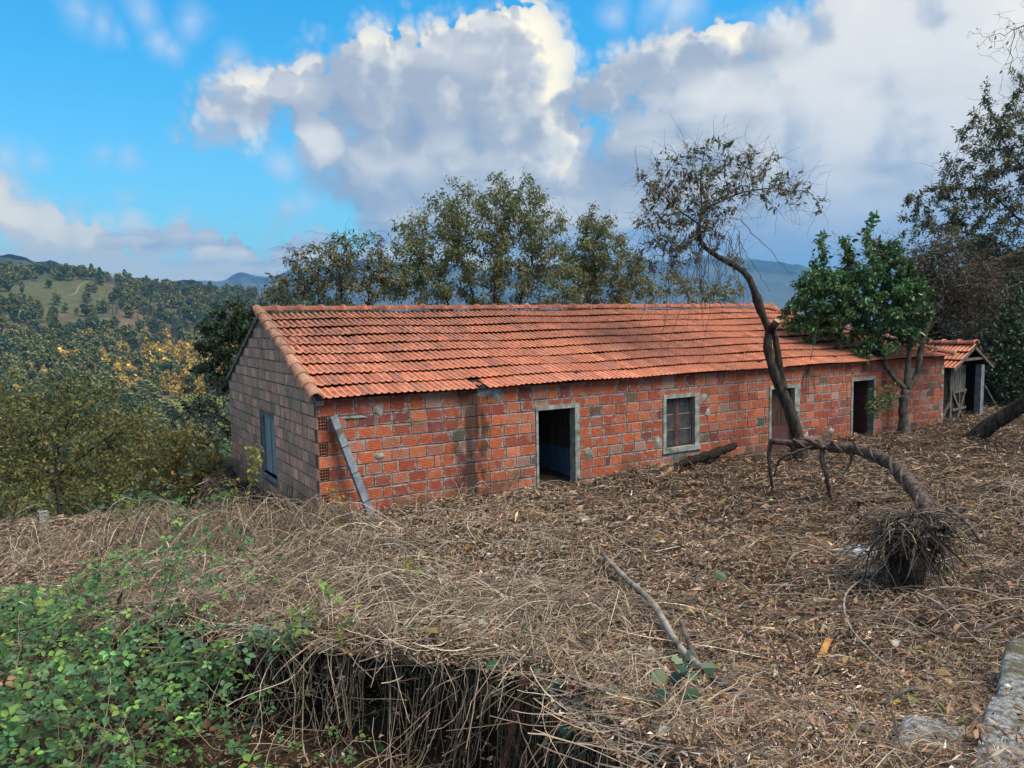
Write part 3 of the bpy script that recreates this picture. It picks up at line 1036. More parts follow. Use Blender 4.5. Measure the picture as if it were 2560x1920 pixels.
BV = [brick_mesh(100 + i) for i in range(8)]
for _, me_ in BV:
    me_.materials.append(M['brick'])
bricks = []          # (x0, x1, z0, z1, face, kind)


def fill_course(x0, x1, z0, z1, face, blen, start_vent=False):
    x = x0
    if start_vent:
        bricks.append((x0 + .012, x0 + .145, z0, z1, face, 'vent3' if face == 'f' else 'vent2'))
        x = x0 + .16
    first = True
    while x < x1 - .05:
        ln = blen + rng.normal(0, .012)
        if first and not start_vent:
            ln *= rng.uniform(.75, 1.0) if x0 > .1 else 1.0
        if rng.uniform() < .06:
            ln *= rng.uniform(.35, .6)
        first = False
        e = min(x + ln, x1)
        if x1 - e < .07:
            e = x1
        jt = rng.uniform(.010, .028)
        bricks.append((x + jt / 2, e - jt / 2, z0 + rng.uniform(.004, .013), z1 - rng.uniform(.006, .018), face, 'b'))
        x = e


k = 0
while CT - k * CO > -.2:
    zt, zb = CT - k * CO, CT - (k + 1) * CO
    segs = [(0.0, L_ - .01)]
    for o in OPEN:
        if o[2] < (zt + zb) / 2 < o[3]:
            segs = [t for a, b in segs for t in (((a, o[0] - .01), (o[1] + .01, b)) if a < o[0] and b > o[1] else ((a, b),)) if t[1] - t[0] > .06]
    for a, b in segs:
        # the ends of the hollow bricks show beside the first door and at the corner
        fill_course(a, b, zb + .002, (zt - .002) if k else ZE - .006, 'f', .312, start_vent=(a == 0 and k % 2 == 1))
    gs = [(0.0, W_H)]
    if GW[2] - .1 < (zt + zb) / 2 < GW[3] + .06:
        gs = [(0.0, GW[0] - .02), (GW[1] + .02, W_H)]
    for a, b in gs:
        fill_course(a, b, zb + .002, zt - .002, 'g', .37, start_vent=(a == 0 and k % 2 == 0))
    k += 1
zt = CT + CO
while zt < RIDGE_Z - .10:
    hw = (RIDGE_Z - .05 - zt) / ((RIDGE_Z - ZE) / (W_H / 2))
    if hw > .25:
        fill_course(W_H / 2 - hw, W_H / 2 + hw, zt - CO + .002, zt - .002, 'g', .36)
    zt += CO


def shown(a, b, c, d):
    P = np.array([a, b, c, d])
    q = np.array([pix(p_)[:2] for p_ in P])
    x, y = q[:, 0], q[:, 1]
    ar = abs(np.dot(x, np.roll(y, 1)) - np.dot(y, np.roll(x, 1))) / 2
    vis = (q[:, 0].max() > 0) & (q[:, 0].min() < 2560) & (q[:, 1].min() < 1920)
    return ar if vis else 0


items = []
for (a, b, c, d, fc, kd) in bricks:
    if fc == 'f':
        zl = land1((a + b) / 2, -.3) + .02
        ar = shown((a, 0, c), (b, 0, c), (b, 0, d), (a, 0, d)) * (1 if d > zl else 0)
    else:
        ar = shown((0, a, c), (0, b, c), (0, b, d), (0, a, d)) * (1 if d > .45 else 0)
    items.append((ar, a, b, c, d, fc, kd))
items.sort(key=lambda t: -t[0])
far_f, far_g = Geo(), Geo()
vents = {'vent3': vent_geo(3, 4), 'vent2': vent_geo(2, 4)}
vent_me = {kk: g.mesh('brick') for kk, g in vents.items()}
for me_ in vent_me.values():
    me_.materials.append(M['brick'])


def place(g_src, s_, face, yj, dep=.05):
    V = np.vstack(g_src.V)
    a, b, c, d = s_
    X = V[:, 0] * (b - a) + (a + b) / 2
    Y = V[:, 1] * dep + yj
    Z = V[:, 2] * (d - c) + (c + d) / 2
    return np.stack([X, Y, Z], 1) if face == 'f' else np.stack([Y, X, Z], 1)


cnt = 0
for ar, a, b, c, d, fc, kd in items:
    col = pal(BRICK_COLS, 1, .10, BRICK_W)[0]
    if fc == 'g':
        col = (col * .55 + np.array([.62, .38, .275]) * .56) * 1.40 * math.exp(rng.normal(0, .24))
    if kd != 'b':
        col = np.array([.36, .15, .10])
    yj = rng.normal(0, .0025)
    vi = rng.integers(len(BV))
    src = BV[vi][0] if kd == 'b' else vents[kd]
    if ar > 0 and cnt < 298 and fc == 'f':
        o = bpy.data.objects.new('brick', BV[vi][1] if kd == 'b' else vent_me[kd])
        COL.objects.link(o)
        o.parent = wall_front
        o.location = ((a + b) / 2, yj, (c + d) / 2)
        o.scale = (b - a, .05 if kd == 'b' else .2, d - c)
        o.rotation_euler = (0, rng.normal(0, .008), 0)
        o.color = (*col, 1)
        cnt += 1
    elif ar > 0 or fc == 'g':
        T = np.vstack(src.T) if src.T else None
        Q = np.vstack(src.Q) if src.Q else None
        cc = np.vstack(src.C).copy()
        cc[:, :3] = col
        if fc == 'g':
            T = None if T is None else T[:, ::-1]
            Q = None if Q is None else Q[:, ::-1]
        (far_f if fc == 'f' else far_g).add(place(src, (a, b, c, d), fc, yj, .05 if kd == 'b' else .2), tris=T, quads=Q, col=cc)
tag(far_f.build('brick', M['brick_far'], wall_front), kind='stuff')['label'] = 'remaining bricks along the far end of the front wall'
tag(far_g.build('brick', M['brick_gable'], wall_gable), kind='stuff')['label'] = 'grimy bricks of the gable wall'

# blobs of slapped-on mortar
for (x, z, rx_, rz_) in [(3.05, 2.37, .16, .10), (3.28, 2.3, .10, .14), (1.05, 2.2, .09, .1), (.62, 2.1, .26, .03), (8.52, 1.9, .10, .12), (8.62, 1.55, .09, .10), (5.35, 1.0, .10, .16), (7.15, 1.05, .10, .16), (1.02, 1.42, .12, .06),
                         (17.78, 1.95, .07, .10), (17.78, 1.55, .07, .10), (17.78, 1.12, .06, .09), (17.78, .75, .07, .10), (12.9, .75, .12, .09), (11.95, .7, .10, .1), (17.2, 1.0, .10, .05)]:
    g_ = Geo()
    n = 14
    ang = np.linspace(0, 2 * math.pi, n, endpoint=False)
    ra = 1 + rng.normal(0, .16, n)
    ring = np.stack([x + rx_ * ra * np.cos(ang), np.full(n, .006), z + rz_ * ra * np.sin(ang)], 1)
    mid = np.stack([x + rx_ * .7 * ra * np.cos(ang), np.full(n, -.016) + rng.normal(0, .003, n), z + rz_ * .7 * ra * np.sin(ang)], 1)
    g_.add(np.vstack([ring, mid, [(x, -.02, z)]]), quads=[(i, (i + 1) % n, n + (i + 1) % n, n + i) for i in range(n)], tris=[(n + i, n + (i + 1) % n, 2 * n) for i in range(n)])
    g_.build('mortar_patch', M['concrete'], wall_front, smooth=True)

# --- concrete surrounds with a deep reveal
def surround(x0, x1, z0, z1, wl, wr, wt, sill=0.0):
    g_ = Geo()
    d0, d1 = -.012, .17
    g_.box((x0, d0, z0), (x0 + wl, d1, z1 - wt))
    g_.box((x1 - wr, d0, z0), (x1, d1, z1 - wt))
    g_.box((x0, d0 - .004, z1 - wt), (x1, d1, z1))
    if sill:
        g_.box((x0 - .02, d0 - .02, z0 - .002), (x1 + .02, d1, z0 + sill))
    return g_


f1 = surround(4.14, 5.15, 0, 2.02, .05, .11, .085).build('door_frame', M['concrete'], house)
f2 = surround(7.32, 8.36, .78, 2.02, .085, .13, .085, .10).build('window_frame', M['concrete'], house)
f3 = surround(10.60, 11.67, 0, 2.02, .075, .18, .09).build('door_frame', M['concrete'], house)
f4 = surround(13.66, 14.66, 0, 2.03, .075, .05, .085).build('door_frame', M['concrete'], house)

# window: two casements, three panes each, brown meeting stile
M['glass'] = mat_plain('glass', (.045, .047, .052), (.085, .085, .09), 5, .16, .6, 0, third=(.15, .145, .14), tscale=6, tlo=.58, thi=.75)
wx0, wx1, wz0, wz1 = 7.41, 8.225, .882, 1.932
wy = .10
win = Geo()
for (a, b) in ((wx0, wx0 + .025), (wx1 - .025, wx1)):
    win.box((a, wy - .02, wz0), (b, wy + .03, wz1))
win.box((wx0 + .025, wy - .02, wz0), (wx1 - .025, wy + .03, wz0 + .03))
win.box((wx0 + .025, wy - .02, wz1 - .025), (wx1 - .025, wy + .03, wz1))
window = win.build('window', M['wood_brown'], house)
xm = 7.775
g_ = Geo()
g_.box((xm - .045, wy - .035, wz0 + .03), (xm + .045, wy + .02, wz1 - .025))
g_.build('meeting_stile', mat_plain('stile_paint', (.10, .035, .025), (.16, .07, .055), 5, .6, .35, .3), window)
M['putty'] = mat_plain('putty', (.13, .12, .11), (.30, .29, .28), 9, .8, .2, .3)
for (a, b) in ((wx0 + .025, xm - .045), (xm + .045, wx1 - .025)):
    zz = np.linspace(wz0 + .03, wz1 - .025, 4)
    for i in range(3):
        g_ = Geo()
        ti = rng.normal(0, .006)
        g_.add([(a + .008, wy, zz[i] + .01), (b - .008, wy + ti, zz[i] + .01), (b - .008, wy + ti, zz[i + 1] - .01), (a + .008, wy, zz[i + 1] - .01),
                (a + .008, wy + .006, zz[i] + .01), (b - .008, wy + ti + .006, zz[i] + .01), (b - .008, wy + ti + .006, zz[i + 1] - .01), (a + .008, wy + .006, zz[i + 1] - .01)],
               quads=[(0, 1, 2, 3), (7, 6, 5, 4), (0, 4, 5, 1), (1, 5, 6, 2), (2, 6, 7, 3), (3, 7, 4, 0)])
        g_.build('pane', M['glass'], window)
        if i:
            g_ = Geo()
            g_.box((a, wy - .012, zz[i] - .008), (b, wy + .012, zz[i] + .008))
            g_.build('glazing_bar', M['putty'], window)
    g_ = Geo()
    g_.box((b - .012, wy - .014, wz0 + .03), (b, wy - .002, wz1 - .03))
    g_.build('glazing_bar', M['putty'], window)

# second door: closed, bleached brown boards over a plum kick panel
g_ = Geo()
g_.box((10.675, .11, .3), (11.49, .15, 1.04))
dr = g_.build('door', M['kick_panel'], house)
dr['label'] = 'closed brown door with plum-coloured lower panel'
for i in range(7):
    a = 10.675 + .815 / 7 * i
    g_ = Geo()
    g_.box((a + .003, .105 + rng.uniform(0, .008), 1.045), (a + .815 / 7 - .003, .145, 1.93))
    g_.build('board', M['wood_brown'], dr)
# third door: leaf swung inwards
g_ = Geo()
g_.box((14.56, .175, .35), (14.60, .95, 1.93))
dr = g_.build('door', M['kick_panel'], house)
dr['label'] = 'plum-coloured door leaf swung inwards'
g_ = Geo()
g_.tube([(14.535, .8, 1.15), (14.50, .8, 1.15), (14.49, .72, 1.15)], .012, 6)
g_.build('handle', M['rust'], dr)

# gable window: recessed blue-grey shutter, a dark gap beside it
g_ = Geo()
y0, y1, z0, z1 = GW
for a, b, c, d in ((y0, y0 + .05, z0, z1), (y1 - .05, y1, z0, z1)):
    g_.box((.03, a, c), (.165, b, d))
g_.box((.03, y0 + .05, z1 - .05), (.165, y1 - .05, z1))
g_.box((-.03, y0 - .04, z0 - .06), (.165, y1 + .04, z0))
gwin = g_.build('window', M['concrete_blue'], house)
gwin['label'] = 'gable window closed by a flaking blue-grey shutter'
g_ = Geo()
g_.box((.10, y0 + .22, z0 + .004), (.13, y0 + .64, z1 - .054))
g_.build('shutter', M['blue_shutter'], gwin)
g_ = Geo()
g_.box((.085, y0 + .66, z0 + .004), (.115, y1 - .055, z1 - .054))
g_.build('shutter', M['blue_shutter'], gwin)
for za in (z0 + .25, z0 + .8):
    g_ = Geo()
    g_.box((.088, y0 + .23, za), (.099, y0 + .62, za + .05))
    g_.build('batten', M['blue_shutter'], gwin)

# rooms behind the openings
def mat_room():
    m, b, bs, out = new_mat('room_wall')
    p = wpos(b)
    n = b.noise(b.vm('MULTIPLY', p, (3, 3, .7)), 2.2, 6, .65)
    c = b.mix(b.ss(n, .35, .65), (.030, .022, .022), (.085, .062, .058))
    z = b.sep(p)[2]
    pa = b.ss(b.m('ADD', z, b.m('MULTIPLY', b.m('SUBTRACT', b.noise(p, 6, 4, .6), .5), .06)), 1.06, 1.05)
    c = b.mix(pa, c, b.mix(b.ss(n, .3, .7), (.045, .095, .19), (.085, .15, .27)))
    b.put(bs.inputs['Base Color'], c)
    bs.inputs['Roughness'].default_value = .8
    return m


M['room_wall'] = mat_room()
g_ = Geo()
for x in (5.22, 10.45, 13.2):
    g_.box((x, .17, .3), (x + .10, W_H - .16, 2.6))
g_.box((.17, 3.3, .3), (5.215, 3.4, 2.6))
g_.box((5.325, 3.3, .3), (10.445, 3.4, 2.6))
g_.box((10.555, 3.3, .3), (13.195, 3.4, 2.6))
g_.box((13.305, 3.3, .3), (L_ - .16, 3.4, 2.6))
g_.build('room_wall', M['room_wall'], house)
g_ = Geo()
g_.box((.17, .17, .34), (L_ - .16, W_H - .16, .42))
g_.build('room_floor', mat_plain('screed', (.08, .075, .07), (.16, .15, .14), 3), house)

# --- roof
EY, EZ = -.15, 2.432                    # lower edge of the tiling
RY, RZ = W_H / 2, RIDGE_Z
SL = math.atan2(RZ - EZ, RY - EY)
cs, sn = math.cos(SL), math.sin(SL)
LEN = math.hypot(RY - EY, RZ - EZ)
HIPX = L_ + .15
g_ = Geo()                              # boarding under the tiles, all slopes
b0, b1 = (-.02, EY + .08, EZ + .0), (HIPX - .05, EY + .08, EZ + .0)
r0, r1 = (-.02, RY, RZ - .045), (HIPX - RY + EY, RY, RZ - .045)
k0, k1 = (-.02, W_H + .1, EZ - .045), (HIPX - .05, W_H + .1, EZ - .045)
g_.add([b0, b1, r1, r0, k0, k1], quads=[(0, 1, 2, 3), (5, 4, 3, 2)], tris=[(1, 5, 2)])
roof = g_.build('roof', M['wood_black'], house)
roof['label'] = 'terracotta tiled roof, hipped at the far end'
NROW = 9
EXPO = (LEN - .07) / NROW
TW = .2335
prof_x, prof_z = [], []
for hlf in (0, 1):
    for fx, fz in ((0, .0), (.056, .000), (.063, .013), (.074, .023), (.088, .022), (.099, .010), (.1155, 0)):
        prof_x.append(hlf * TW / 2 + fx * (TW / 2) / .1168)
        prof_z.append(fz)
prof_x, prof_z = np.array(prof_x), np.array(prof_z)
npf = len(prof_x)
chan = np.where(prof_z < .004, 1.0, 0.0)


def tile_local(broken=0.0):
    """one interlocking tile: two channels and two rolls, its nose turned down over the row below"""
    x = prof_x + .002 * (prof_x > TW / 2)
    top = np.stack([x, np.full(npf, EXPO + .03), prof_z * .75 - .012], 1)
    mid = np.stack([x, np.full(npf, EXPO * .5), prof_z + .012], 1)
    nose = np.stack([x, np.full(npf, .010 + broken), prof_z + .040], 1)
    lip = np.stack([x, np.full(npf, .0 + broken), prof_z + .032], 1)
    und = np.stack([x, np.full(npf, .07 + broken), prof_z + .016], 1)
    V = np.vstack([top, mid, nose, lip, und])
    q = [(k * npf + i, k * npf + i + 1, (k + 1) * npf + i + 1, (k + 1) * npf + i) for k in range(4) for i in range(npf - 1)]
    sides = [(0, npf, 2 * npf, 4 * npf), (npf - 1, 5 * npf - 1, 3 * npf - 1, 2 * npf - 1)]
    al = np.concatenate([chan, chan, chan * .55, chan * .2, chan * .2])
    return V, np.array([t[::-1] for t in q] + sides), al


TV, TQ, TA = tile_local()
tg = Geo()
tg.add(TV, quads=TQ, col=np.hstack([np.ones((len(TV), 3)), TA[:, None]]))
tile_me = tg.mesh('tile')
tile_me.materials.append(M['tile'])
TILE_COLS = [(.64, .215, .115), (.60, .195, .105), (.68, .25, .14), (.52, .17, .10), (.62, .235, .145), (.44, .165, .115)]
TILE_W = [5, 4, 3, 2.5, 2, 1.2]
tl = []
for r_i in range(NROW):
    s0 = r_i * EXPO
    y_, z_ = EY + s0 * cs, EZ + s0 * sn
    xmax = HIPX - (y_ - EY)
    x = .03 + (.0 if r_i % 2 else .0)
    while x < xmax - .02:
        if not (r_i == 0 and (2.62 < x < 3.0 or 3.38 < x < 3.52)):
            q4 = [(x, y_, z_), (x + TW, y_, z_), (x + TW, y_ + EXPO * cs, z_ + EXPO * sn), (x, y_ + EXPO * cs, z_ + EXPO * sn)]
            clip = x + TW > xmax - EXPO * cs
            tl.append((0 if clip else shown(*q4), x, y_, z_, r_i, clip))
        x += TW
tl.sort(key=lambda t: -t[0])
RM = Matrix.Rotation(SL, 4, 'X')
tile_far = Geo()
nt_ = 0
for ar, x, y_, z_, ri, clip in tl:
    col = pal(TILE_COLS, 1, .10, TILE_W)[0]
    col = col * (1.12 if ri == 0 else 1.0 - .012 * ri)
    jz = rng.normal(0, .003)
    ja = rng.normal(0, .006)
    wob = .012 * math.sin(x * 1.7 + ri * .7) + .018 * math.sin(x * .55 + 2) * math.sin(ri * .4)
    if not clip and nt_ < 298:
        o = bpy.data.objects.new('tile', tile_me)
        COL.objects.link(o)
        o.parent = roof
        o.location = (x + rng.normal(0, .002), y_, z_ + jz + wob)
        o.rotation_euler = (SL + rng.normal(0, .006), 0, ja)
        o.color = (*col, 1)
        nt_ += 1
    else:
        V = TV.copy()
        V[:, 1] += V[:, 0] * ja
        P = np.stack([x + V[:, 0], y_ + V[:, 1] * cs - V[:, 2] * sn, z_ + jz + wob + V[:, 1] * sn + V[:, 2] * cs], 1)
        lim = HIPX - (P[:, 1] - EY)
        P[:, 0] = np.minimum(P[:, 0], lim)
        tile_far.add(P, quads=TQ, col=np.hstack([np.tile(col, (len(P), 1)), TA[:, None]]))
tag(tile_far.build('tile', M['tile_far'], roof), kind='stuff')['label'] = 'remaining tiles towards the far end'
# a slipped tile at the broken stretch of the eave
for (x, dy, rz_) in ((2.80, .12, .25), (3.36, .05, -.20)):
    o = bpy.data.objects.new('tile', tile_me)
    COL.objects.link(o)
    o.parent = roof
    o.location = (x, EY + dy, EZ - .01 + dy * .35)
    o.rotation_euler = (SL - .10, .06, rz_)
    o.color = (.40, .12, .07, 1)
# hip slope seen from nowhere here: tiles as courses
g_ = Geo()
for i in range(NROW):
    s0, s1 = i * EXPO, (i + 1) * EXPO
    xa, xb = HIPX - s0 * cs, HIPX - s1 * cs
    za, zb = EZ + .03 + s0 * sn, EZ + s1 * sn
    ya, yb = EY + s0 * cs, EY + s1 * cs
    g_.add([(xa, ya, za), (xa, W_H - ya, za), (xb, W_H - yb, zb), (xb, yb, zb), (xa, ya, za - .03), (xa, W_H - ya, za - .03)], quads=[(0, 1, 2, 3), (4, 5, 1, 0)], col=(.42, .14, .08, .5))
    g_.add([(-.02, W_H - ya, za), (xa, W_H - ya, za), (xb, W_H - yb, zb), (-.02, W_H - yb, zb)], quads=[(3, 2, 1, 0)], col=(.42, .14, .08, .5))
tag(g_.build('tile', M['tile_far'], roof), kind='stuff')['label'] = 'tiles of the rear and end slopes'


def cap_geo(length, r0, r1, collar=True, n=9, flat=.75):
    """half-round cap tile along +y, mouth down; wider collar at its low end"""
    st = [(0, r0 * 1.22, 0), (.065, r0 * 1.26, .006), (.075, r0 * 1.0, 0), (length, r1, 0)] if collar else [(0, r0, 0), (length * .5, (r0 + r1) / 2, .004), (length, r1, 0)]
    V = []
    for y, r, lift in st:
        for i in range(n):
            a = math.pi * i / (n - 1)
            V.append((r * math.cos(a), y, r * flat * math.sin(a) + lift))
    for i in range(n):
        a = math.pi * i / (n - 1)
        V.append((st[0][1] * .82 * math.cos(a), 0, st[0][1] * .82 * flat * math.sin(a)))
    m_ = len(st)
    q = [(k * n + i, k * n + i + 1, (k + 1) * n + i + 1, (k + 1) * n + i) for k in range(m_ - 1) for i in range(n - 1)]
    q += [(m_ * n + i, m_ * n + i + 1, i + 1, i) for i in range(n - 1)]
    g = Geo()
    g.add(V, quads=q, col=(1, 1, 1, .3))
    return g


ridge_me = cap_geo(.52, .120, .100, True, 9, .80).mesh('ridge_tile', True)
verge_me = cap_geo(.52, .125, .085, False, 9, .95).mesh('verge_tile', True)
for m_ in (ridge_me, verge_me):
    m_.materials.append(M['tile'])


def cap(name, me, a, b, roll=0.0, col=(.45, .15, .085)):
    a, b = Vector(a), Vector(b)
    d = (b - a).normalized()
    x = d.cross(Vector((0, 0, 1))).normalized()
    z = x.cross(d)
    mt = Matrix((x, d, z)).transposed().to_4x4()
    mt.translation = a
    o = bpy.data.objects.new(name, me)
    COL.objects.link(o)
    o.parent = roof
    o.matrix_local = mt @ Matrix.Rotation(roll, 4, 'Y')
    o.color = (*(np.array(col) * math.exp(rng.normal(0, .10))), 1)


x = -.10
while x < 14.40:
    cap('ridge_tile', ridge_me, (x + .46, RY, RZ + .012 + rng.normal(0, .003)), (x, RY, RZ + .020), rng.normal(0, .02))
    x += .452
h0, h1 = Vector((HIPX + .02, EY - .02, EZ + .03)), Vector((HIPX - RY + EY, RY, RZ + .02))
nh = 12
for i in range(nh):
    a, b = h0.lerp(h1, i / nh), h0.lerp(h1, (i + 1) / nh)
    cap('ridge_tile', ridge_me, a, b, rng.normal(0, .03), (.46, .22, .14))
v0, v1 = Vector((-.045, EY - .03, EZ + .03)), Vector((-.045, RY - .02, RZ + .02))
nv = 10
for i in range(nv):
    a, b = v0.lerp(v1, i / nv), v0.lerp(v1, (i + 1) / nv)
    cap('verge_tile', verge_me, a, b, rng.normal(0, .05), (.40, .21, .14))
# mortar fillet under the verge and at the apex
g_ = Geo()
for (ya, za, yb, zb) in ((EY + .05, EZ - .05, RY, RZ - .02), (W_H + .1, EZ - .05, RY, RZ - .02)):
    g_.bar((.03, ya, za), (.03, yb, zb), .12, .09)
g_.box((-.06, RY - .10, RZ - .12), (.06, RY + .10, RZ + .07))
g_.build('mortar_fillet', M['mortar_gable'], roof)

# leaves and twigs blown on to the tiles
g_ = Geo()
nd = 420
xx_, ss_ = rng.uniform(.2, 15, nd), rng.uniform(.1, 3.6, nd)
xx_ = np.where(rng.uniform(size=nd) < .55, rng.normal(10.2, 1.8, nd), xx_)
k_ = xx_ < HIPX - ss_ * cs - .3
xx_, ss_ = xx_[k_], ss_[k_]
nd = len(xx_)
lnx = rng.uniform(.03, .085, nd)
flakes(g_, np.stack([xx_, EY + ss_ * cs, EZ + ss_ * sn + .055], 1), rdir(nd, .3), rdir(nd) * .4 + [0, -.4, 1], lnx, lnx * .5, pal([(.20, .12, .07), (.10, .07, .05), (.33, .24, .15), (.22, .22, .08)], nd))
tag(g_.build('leaf_debris', M['litter'], roof), kind='stuff')

# ------------------------------------------------------------------ leaning post, wire ties round it
post = empty('leaning_post', (.8, -.35, .35))
tag(post, 'blue-grey square concrete post leaning against the front wall near the corner', 'post')
pa, pb = np.array([.80, -.42, .22]), np.array([.235, -.075, 2.16])
g_ = Geo()
g_.bar(pa, pb, .115, .115, up=(0, -1, .2))
g_.build('shaft', M['concrete_blue'], post)
for t in (.28, .52, .74):
    c = pa + (pb - pa) * t
    d = (pb - pa) / np.linalg.norm(pb - pa)
    s_ = np.cross(d, (0, -1, .2))
    s_ /= np.linalg.norm(s_)
    t_ = np.cross(s_, d)
    g_ = Geo()
    ring = [c + s_ * a * .066 + t_ * b * .066 + d * e for a, b, e in ((-1, -1, 0), (1, -1, .01), (1, 1, .02), (-1, 1, .01), (-1, -1, 0))]
    g_.tube(ring, .005, 5)
    g_.build('wire_tie', M['rust'], post)

# ------------------------------------------------------------------ plank shed at the far end
shed = empty('plank_shed', (19.2, 1.0, .4))
tag(shed, 'small dark plank shed with tiled gable roof beside the far end of the house', 'shed')
SX, SH, SF, SB = 19.22, 1.07, -.12, 2.2          # ridge x, half width, front and back of roof
SZ0, SZ1 = 2.05, 2.70
WY = .28
g_ = Geo()
g_.box((18.22, WY + .03, .1), (18.26, SB - .1, 2.1))
g_.box((20.1, WY + .03, .1), (20.14, SB - .1, 2.1))
g_.box((18.26, SB - .14, .1), (20.1, SB - .1, 2.1))
g_.add([(18.2, WY + .05, 2.05), (20.2, WY + .05, 2.05), (SX, WY + .05, 2.62), (18.2, WY + .08, 2.05), (20.2, WY + .08, 2.05), (SX, WY + .08, 2.62)], tris=[(0, 1, 2), (5, 4, 3)], quads=[(0, 3, 4, 1), (1, 4, 5, 2), (2, 5, 3, 0)])
shell = g_.build('wall', M['wood_black'], shed)
for i in range(11):                               # lapped boards beside the door
    z = .22 + i * .175
    g_ = Geo()
    g_.add([(17.93, WY - .005, z), (18.62, WY - .005, z), (18.62, WY + .018, z + .19), (17.93, WY + .018, z + .19),
            (17.93, WY + .02, z), (18.62, WY + .02, z), (18.62, WY + .03, z + .19), (17.93, WY + .03, z + .19)],
           quads=[(0, 1, 2, 3), (7, 6, 5, 4), (0, 4, 5, 1), (1, 5, 6, 2), (2, 6, 7, 3), (3, 7, 4, 0)])
    g_.build('plank', M['wood_black'], shell)
g_ = Geo()
g_.box((18.60, WY - .07, .1), (18.70, WY + .03, 2.15))
g_.build('post', M['wood_grey'], shed)
g_ = Geo()
g_.bar((18.10, WY - .04, .45), (18.60, WY - .06, 1.05), .05, .06, up=(0, -1, 0))
g_.build('brace', M['wood_grey'], shed)
g_ = Geo()
g_.box((18.71, WY - .01, .35), (19.46, WY + .02, 2.1))
sdoor = g_.build('door', M['wood_black'], shed)
sdoor['label'] = 'weathered grey plank door with crossed braces'
for i in range(8):
    a = 18.715 + i * .0925
    g_ = Geo()
    g_.box((a + .002, WY - .032 - rng.uniform(0, .01), 1.36 + rng.uniform(-.02, .02)), (a + .0885, WY - .012, 2.1))
    g_.build('plank', M['wood_grey'], sdoor)
    g_ = Geo()
    g_.box((a + .004, WY - .026 - rng.uniform(0, .008), .40), (a + .0865, WY - .012, 1.33))
    g_.build('plank', M['bark_dark'], sdoor)
for a, b, wd in (((18.73, 1.32), (19.45, 1.36), .07), ((18.73, .80), (19.45, .85), .07), ((18.76, 1.28), (19.40, .42), .065), ((19.38, 1.30), (18.95, .45), .055), ((19.09, 1.32), (19.12, .42), .055)):
    g_ = Geo()
    g_.bar((a[0], WY - .055 - rng.uniform(0, .012), a[1]), (b[0], WY - .055 - rng.uniform(0, .012), b[1]), wd, .03, up=(0, -1, 0))
    g_.build('brace', M['wood_grey'], sdoor)
g_ = Geo()
g_.bar((19.78, .02, .2), (19.80, .02, 2.10), .17, .17, up=(0, -1, 0))
g_.build('concrete_post', M['concrete_blue'], shed)
for sx in (-1, 1):
    for yy in (SF + .02, .9, 1.9):
        g_ = Geo()
        g_.bar((SX, yy, SZ1 - .06), (SX + sx * SH, yy, SZ0 - .05), .06, .09)
        g_.build('rafter', M['wood_grey'] if yy < .5 else M['wood_black'], shed)
g_ = Geo()
g_.bar((18.55, SF + .04, 2.28), (19.9, SF + .04, 2.30), .05, .07)
g_.build('tie_beam', M['wood_grey'], shed)
g_ = Geo()
g_.add([(SX - SH, SF, SZ0 - .01), (SX - SH, SB, SZ0 - .01), (SX, SB, SZ1 - .01), (SX, SF, SZ1 - .01), (SX + SH, SF, SZ0 - .01), (SX + SH, SB, SZ0 - .01)], quads=[(0, 3, 2, 1), (3, 4, 5, 2)])
sroof = g_.build('roof', M['wood_black'], shed)
sl2 = math.atan2(SZ1 - SZ0, SH)
LN2 = math.hypot(SH, SZ1 - SZ0)
for side in (-1, 1):
    for r_i in range(3):
        for c_i in range(10):
            s0 = r_i * LN2 / 3
            o = bpy.data.objects.new('tile', tile_me)
            COL.objects.link(o)
            o.parent = sroof
            # tile's slope axis points up towards the ridge
            xdir = Vector((0, -1, 0)) if side < 0 else Vector((0, 1, 0))
            ydir = Vector((-side * math.cos(sl2), 0, math.sin(sl2)))
            zdir = xdir.cross(ydir)
            base = Vector((SX + side * (SH + .03 - s0 * math.cos(sl2)), 0, SZ0 + .0 + s0 * math.sin(sl2)))
            base.y = (SF - .03 + (c_i + 1) * TW) if side < 0 else (SF - .03 + c_i * TW)
            mt = Matrix((xdir, ydir, zdir)).transposed().to_4x4()
            mt.translation = base + zdir * rng.normal(0, .004)
            o.matrix_local = mt @ Matrix.Diagonal((1, LN2 / 3 / EXPO, 1, 1))
            o.color = (*pal(TILE_COLS, 1, .14)[0], 1)
y = SF - .05
while y < SB:
    a, b = Vector((SX, y, SZ1 + .035)), Vector((SX, y + .46, SZ1 + .025))
    d = (b - a).normalized()
    xx = d.cross(Vector((0, 0, 1))).normalized()
    mt = Matrix((xx, d, xx.cross(d))).transposed().to_4x4()
    mt.translation = a
    o = bpy.data.objects.new('ridge_tile', ridge_me)
    COL.objects.link(o)
    o.parent = sroof
    o.matrix_local = mt
    o.color = (*pal(TILE_COLS, 1, .12)[0], 1)
    y += .455

# long-handled tool propped on the shed post
tool = empty('garden_hoe', (19.9, -.4, .5))
tag(tool, 'long-handled hoe propped against the shed post', 'hoe')
g_ = Geo()
g_.tube([(19.98, -.62, .52), (19.93, -.34, 1.0), (19.86, -.09, 1.5)], .016, 6)
g_.build('handle', M['wood_grey'], tool)
g_ = Geo()
g_.bar((19.90, -.66, .53), (20.10, -.60, .50), .10, .012)
g_.build('blade', M['rust'], tool)


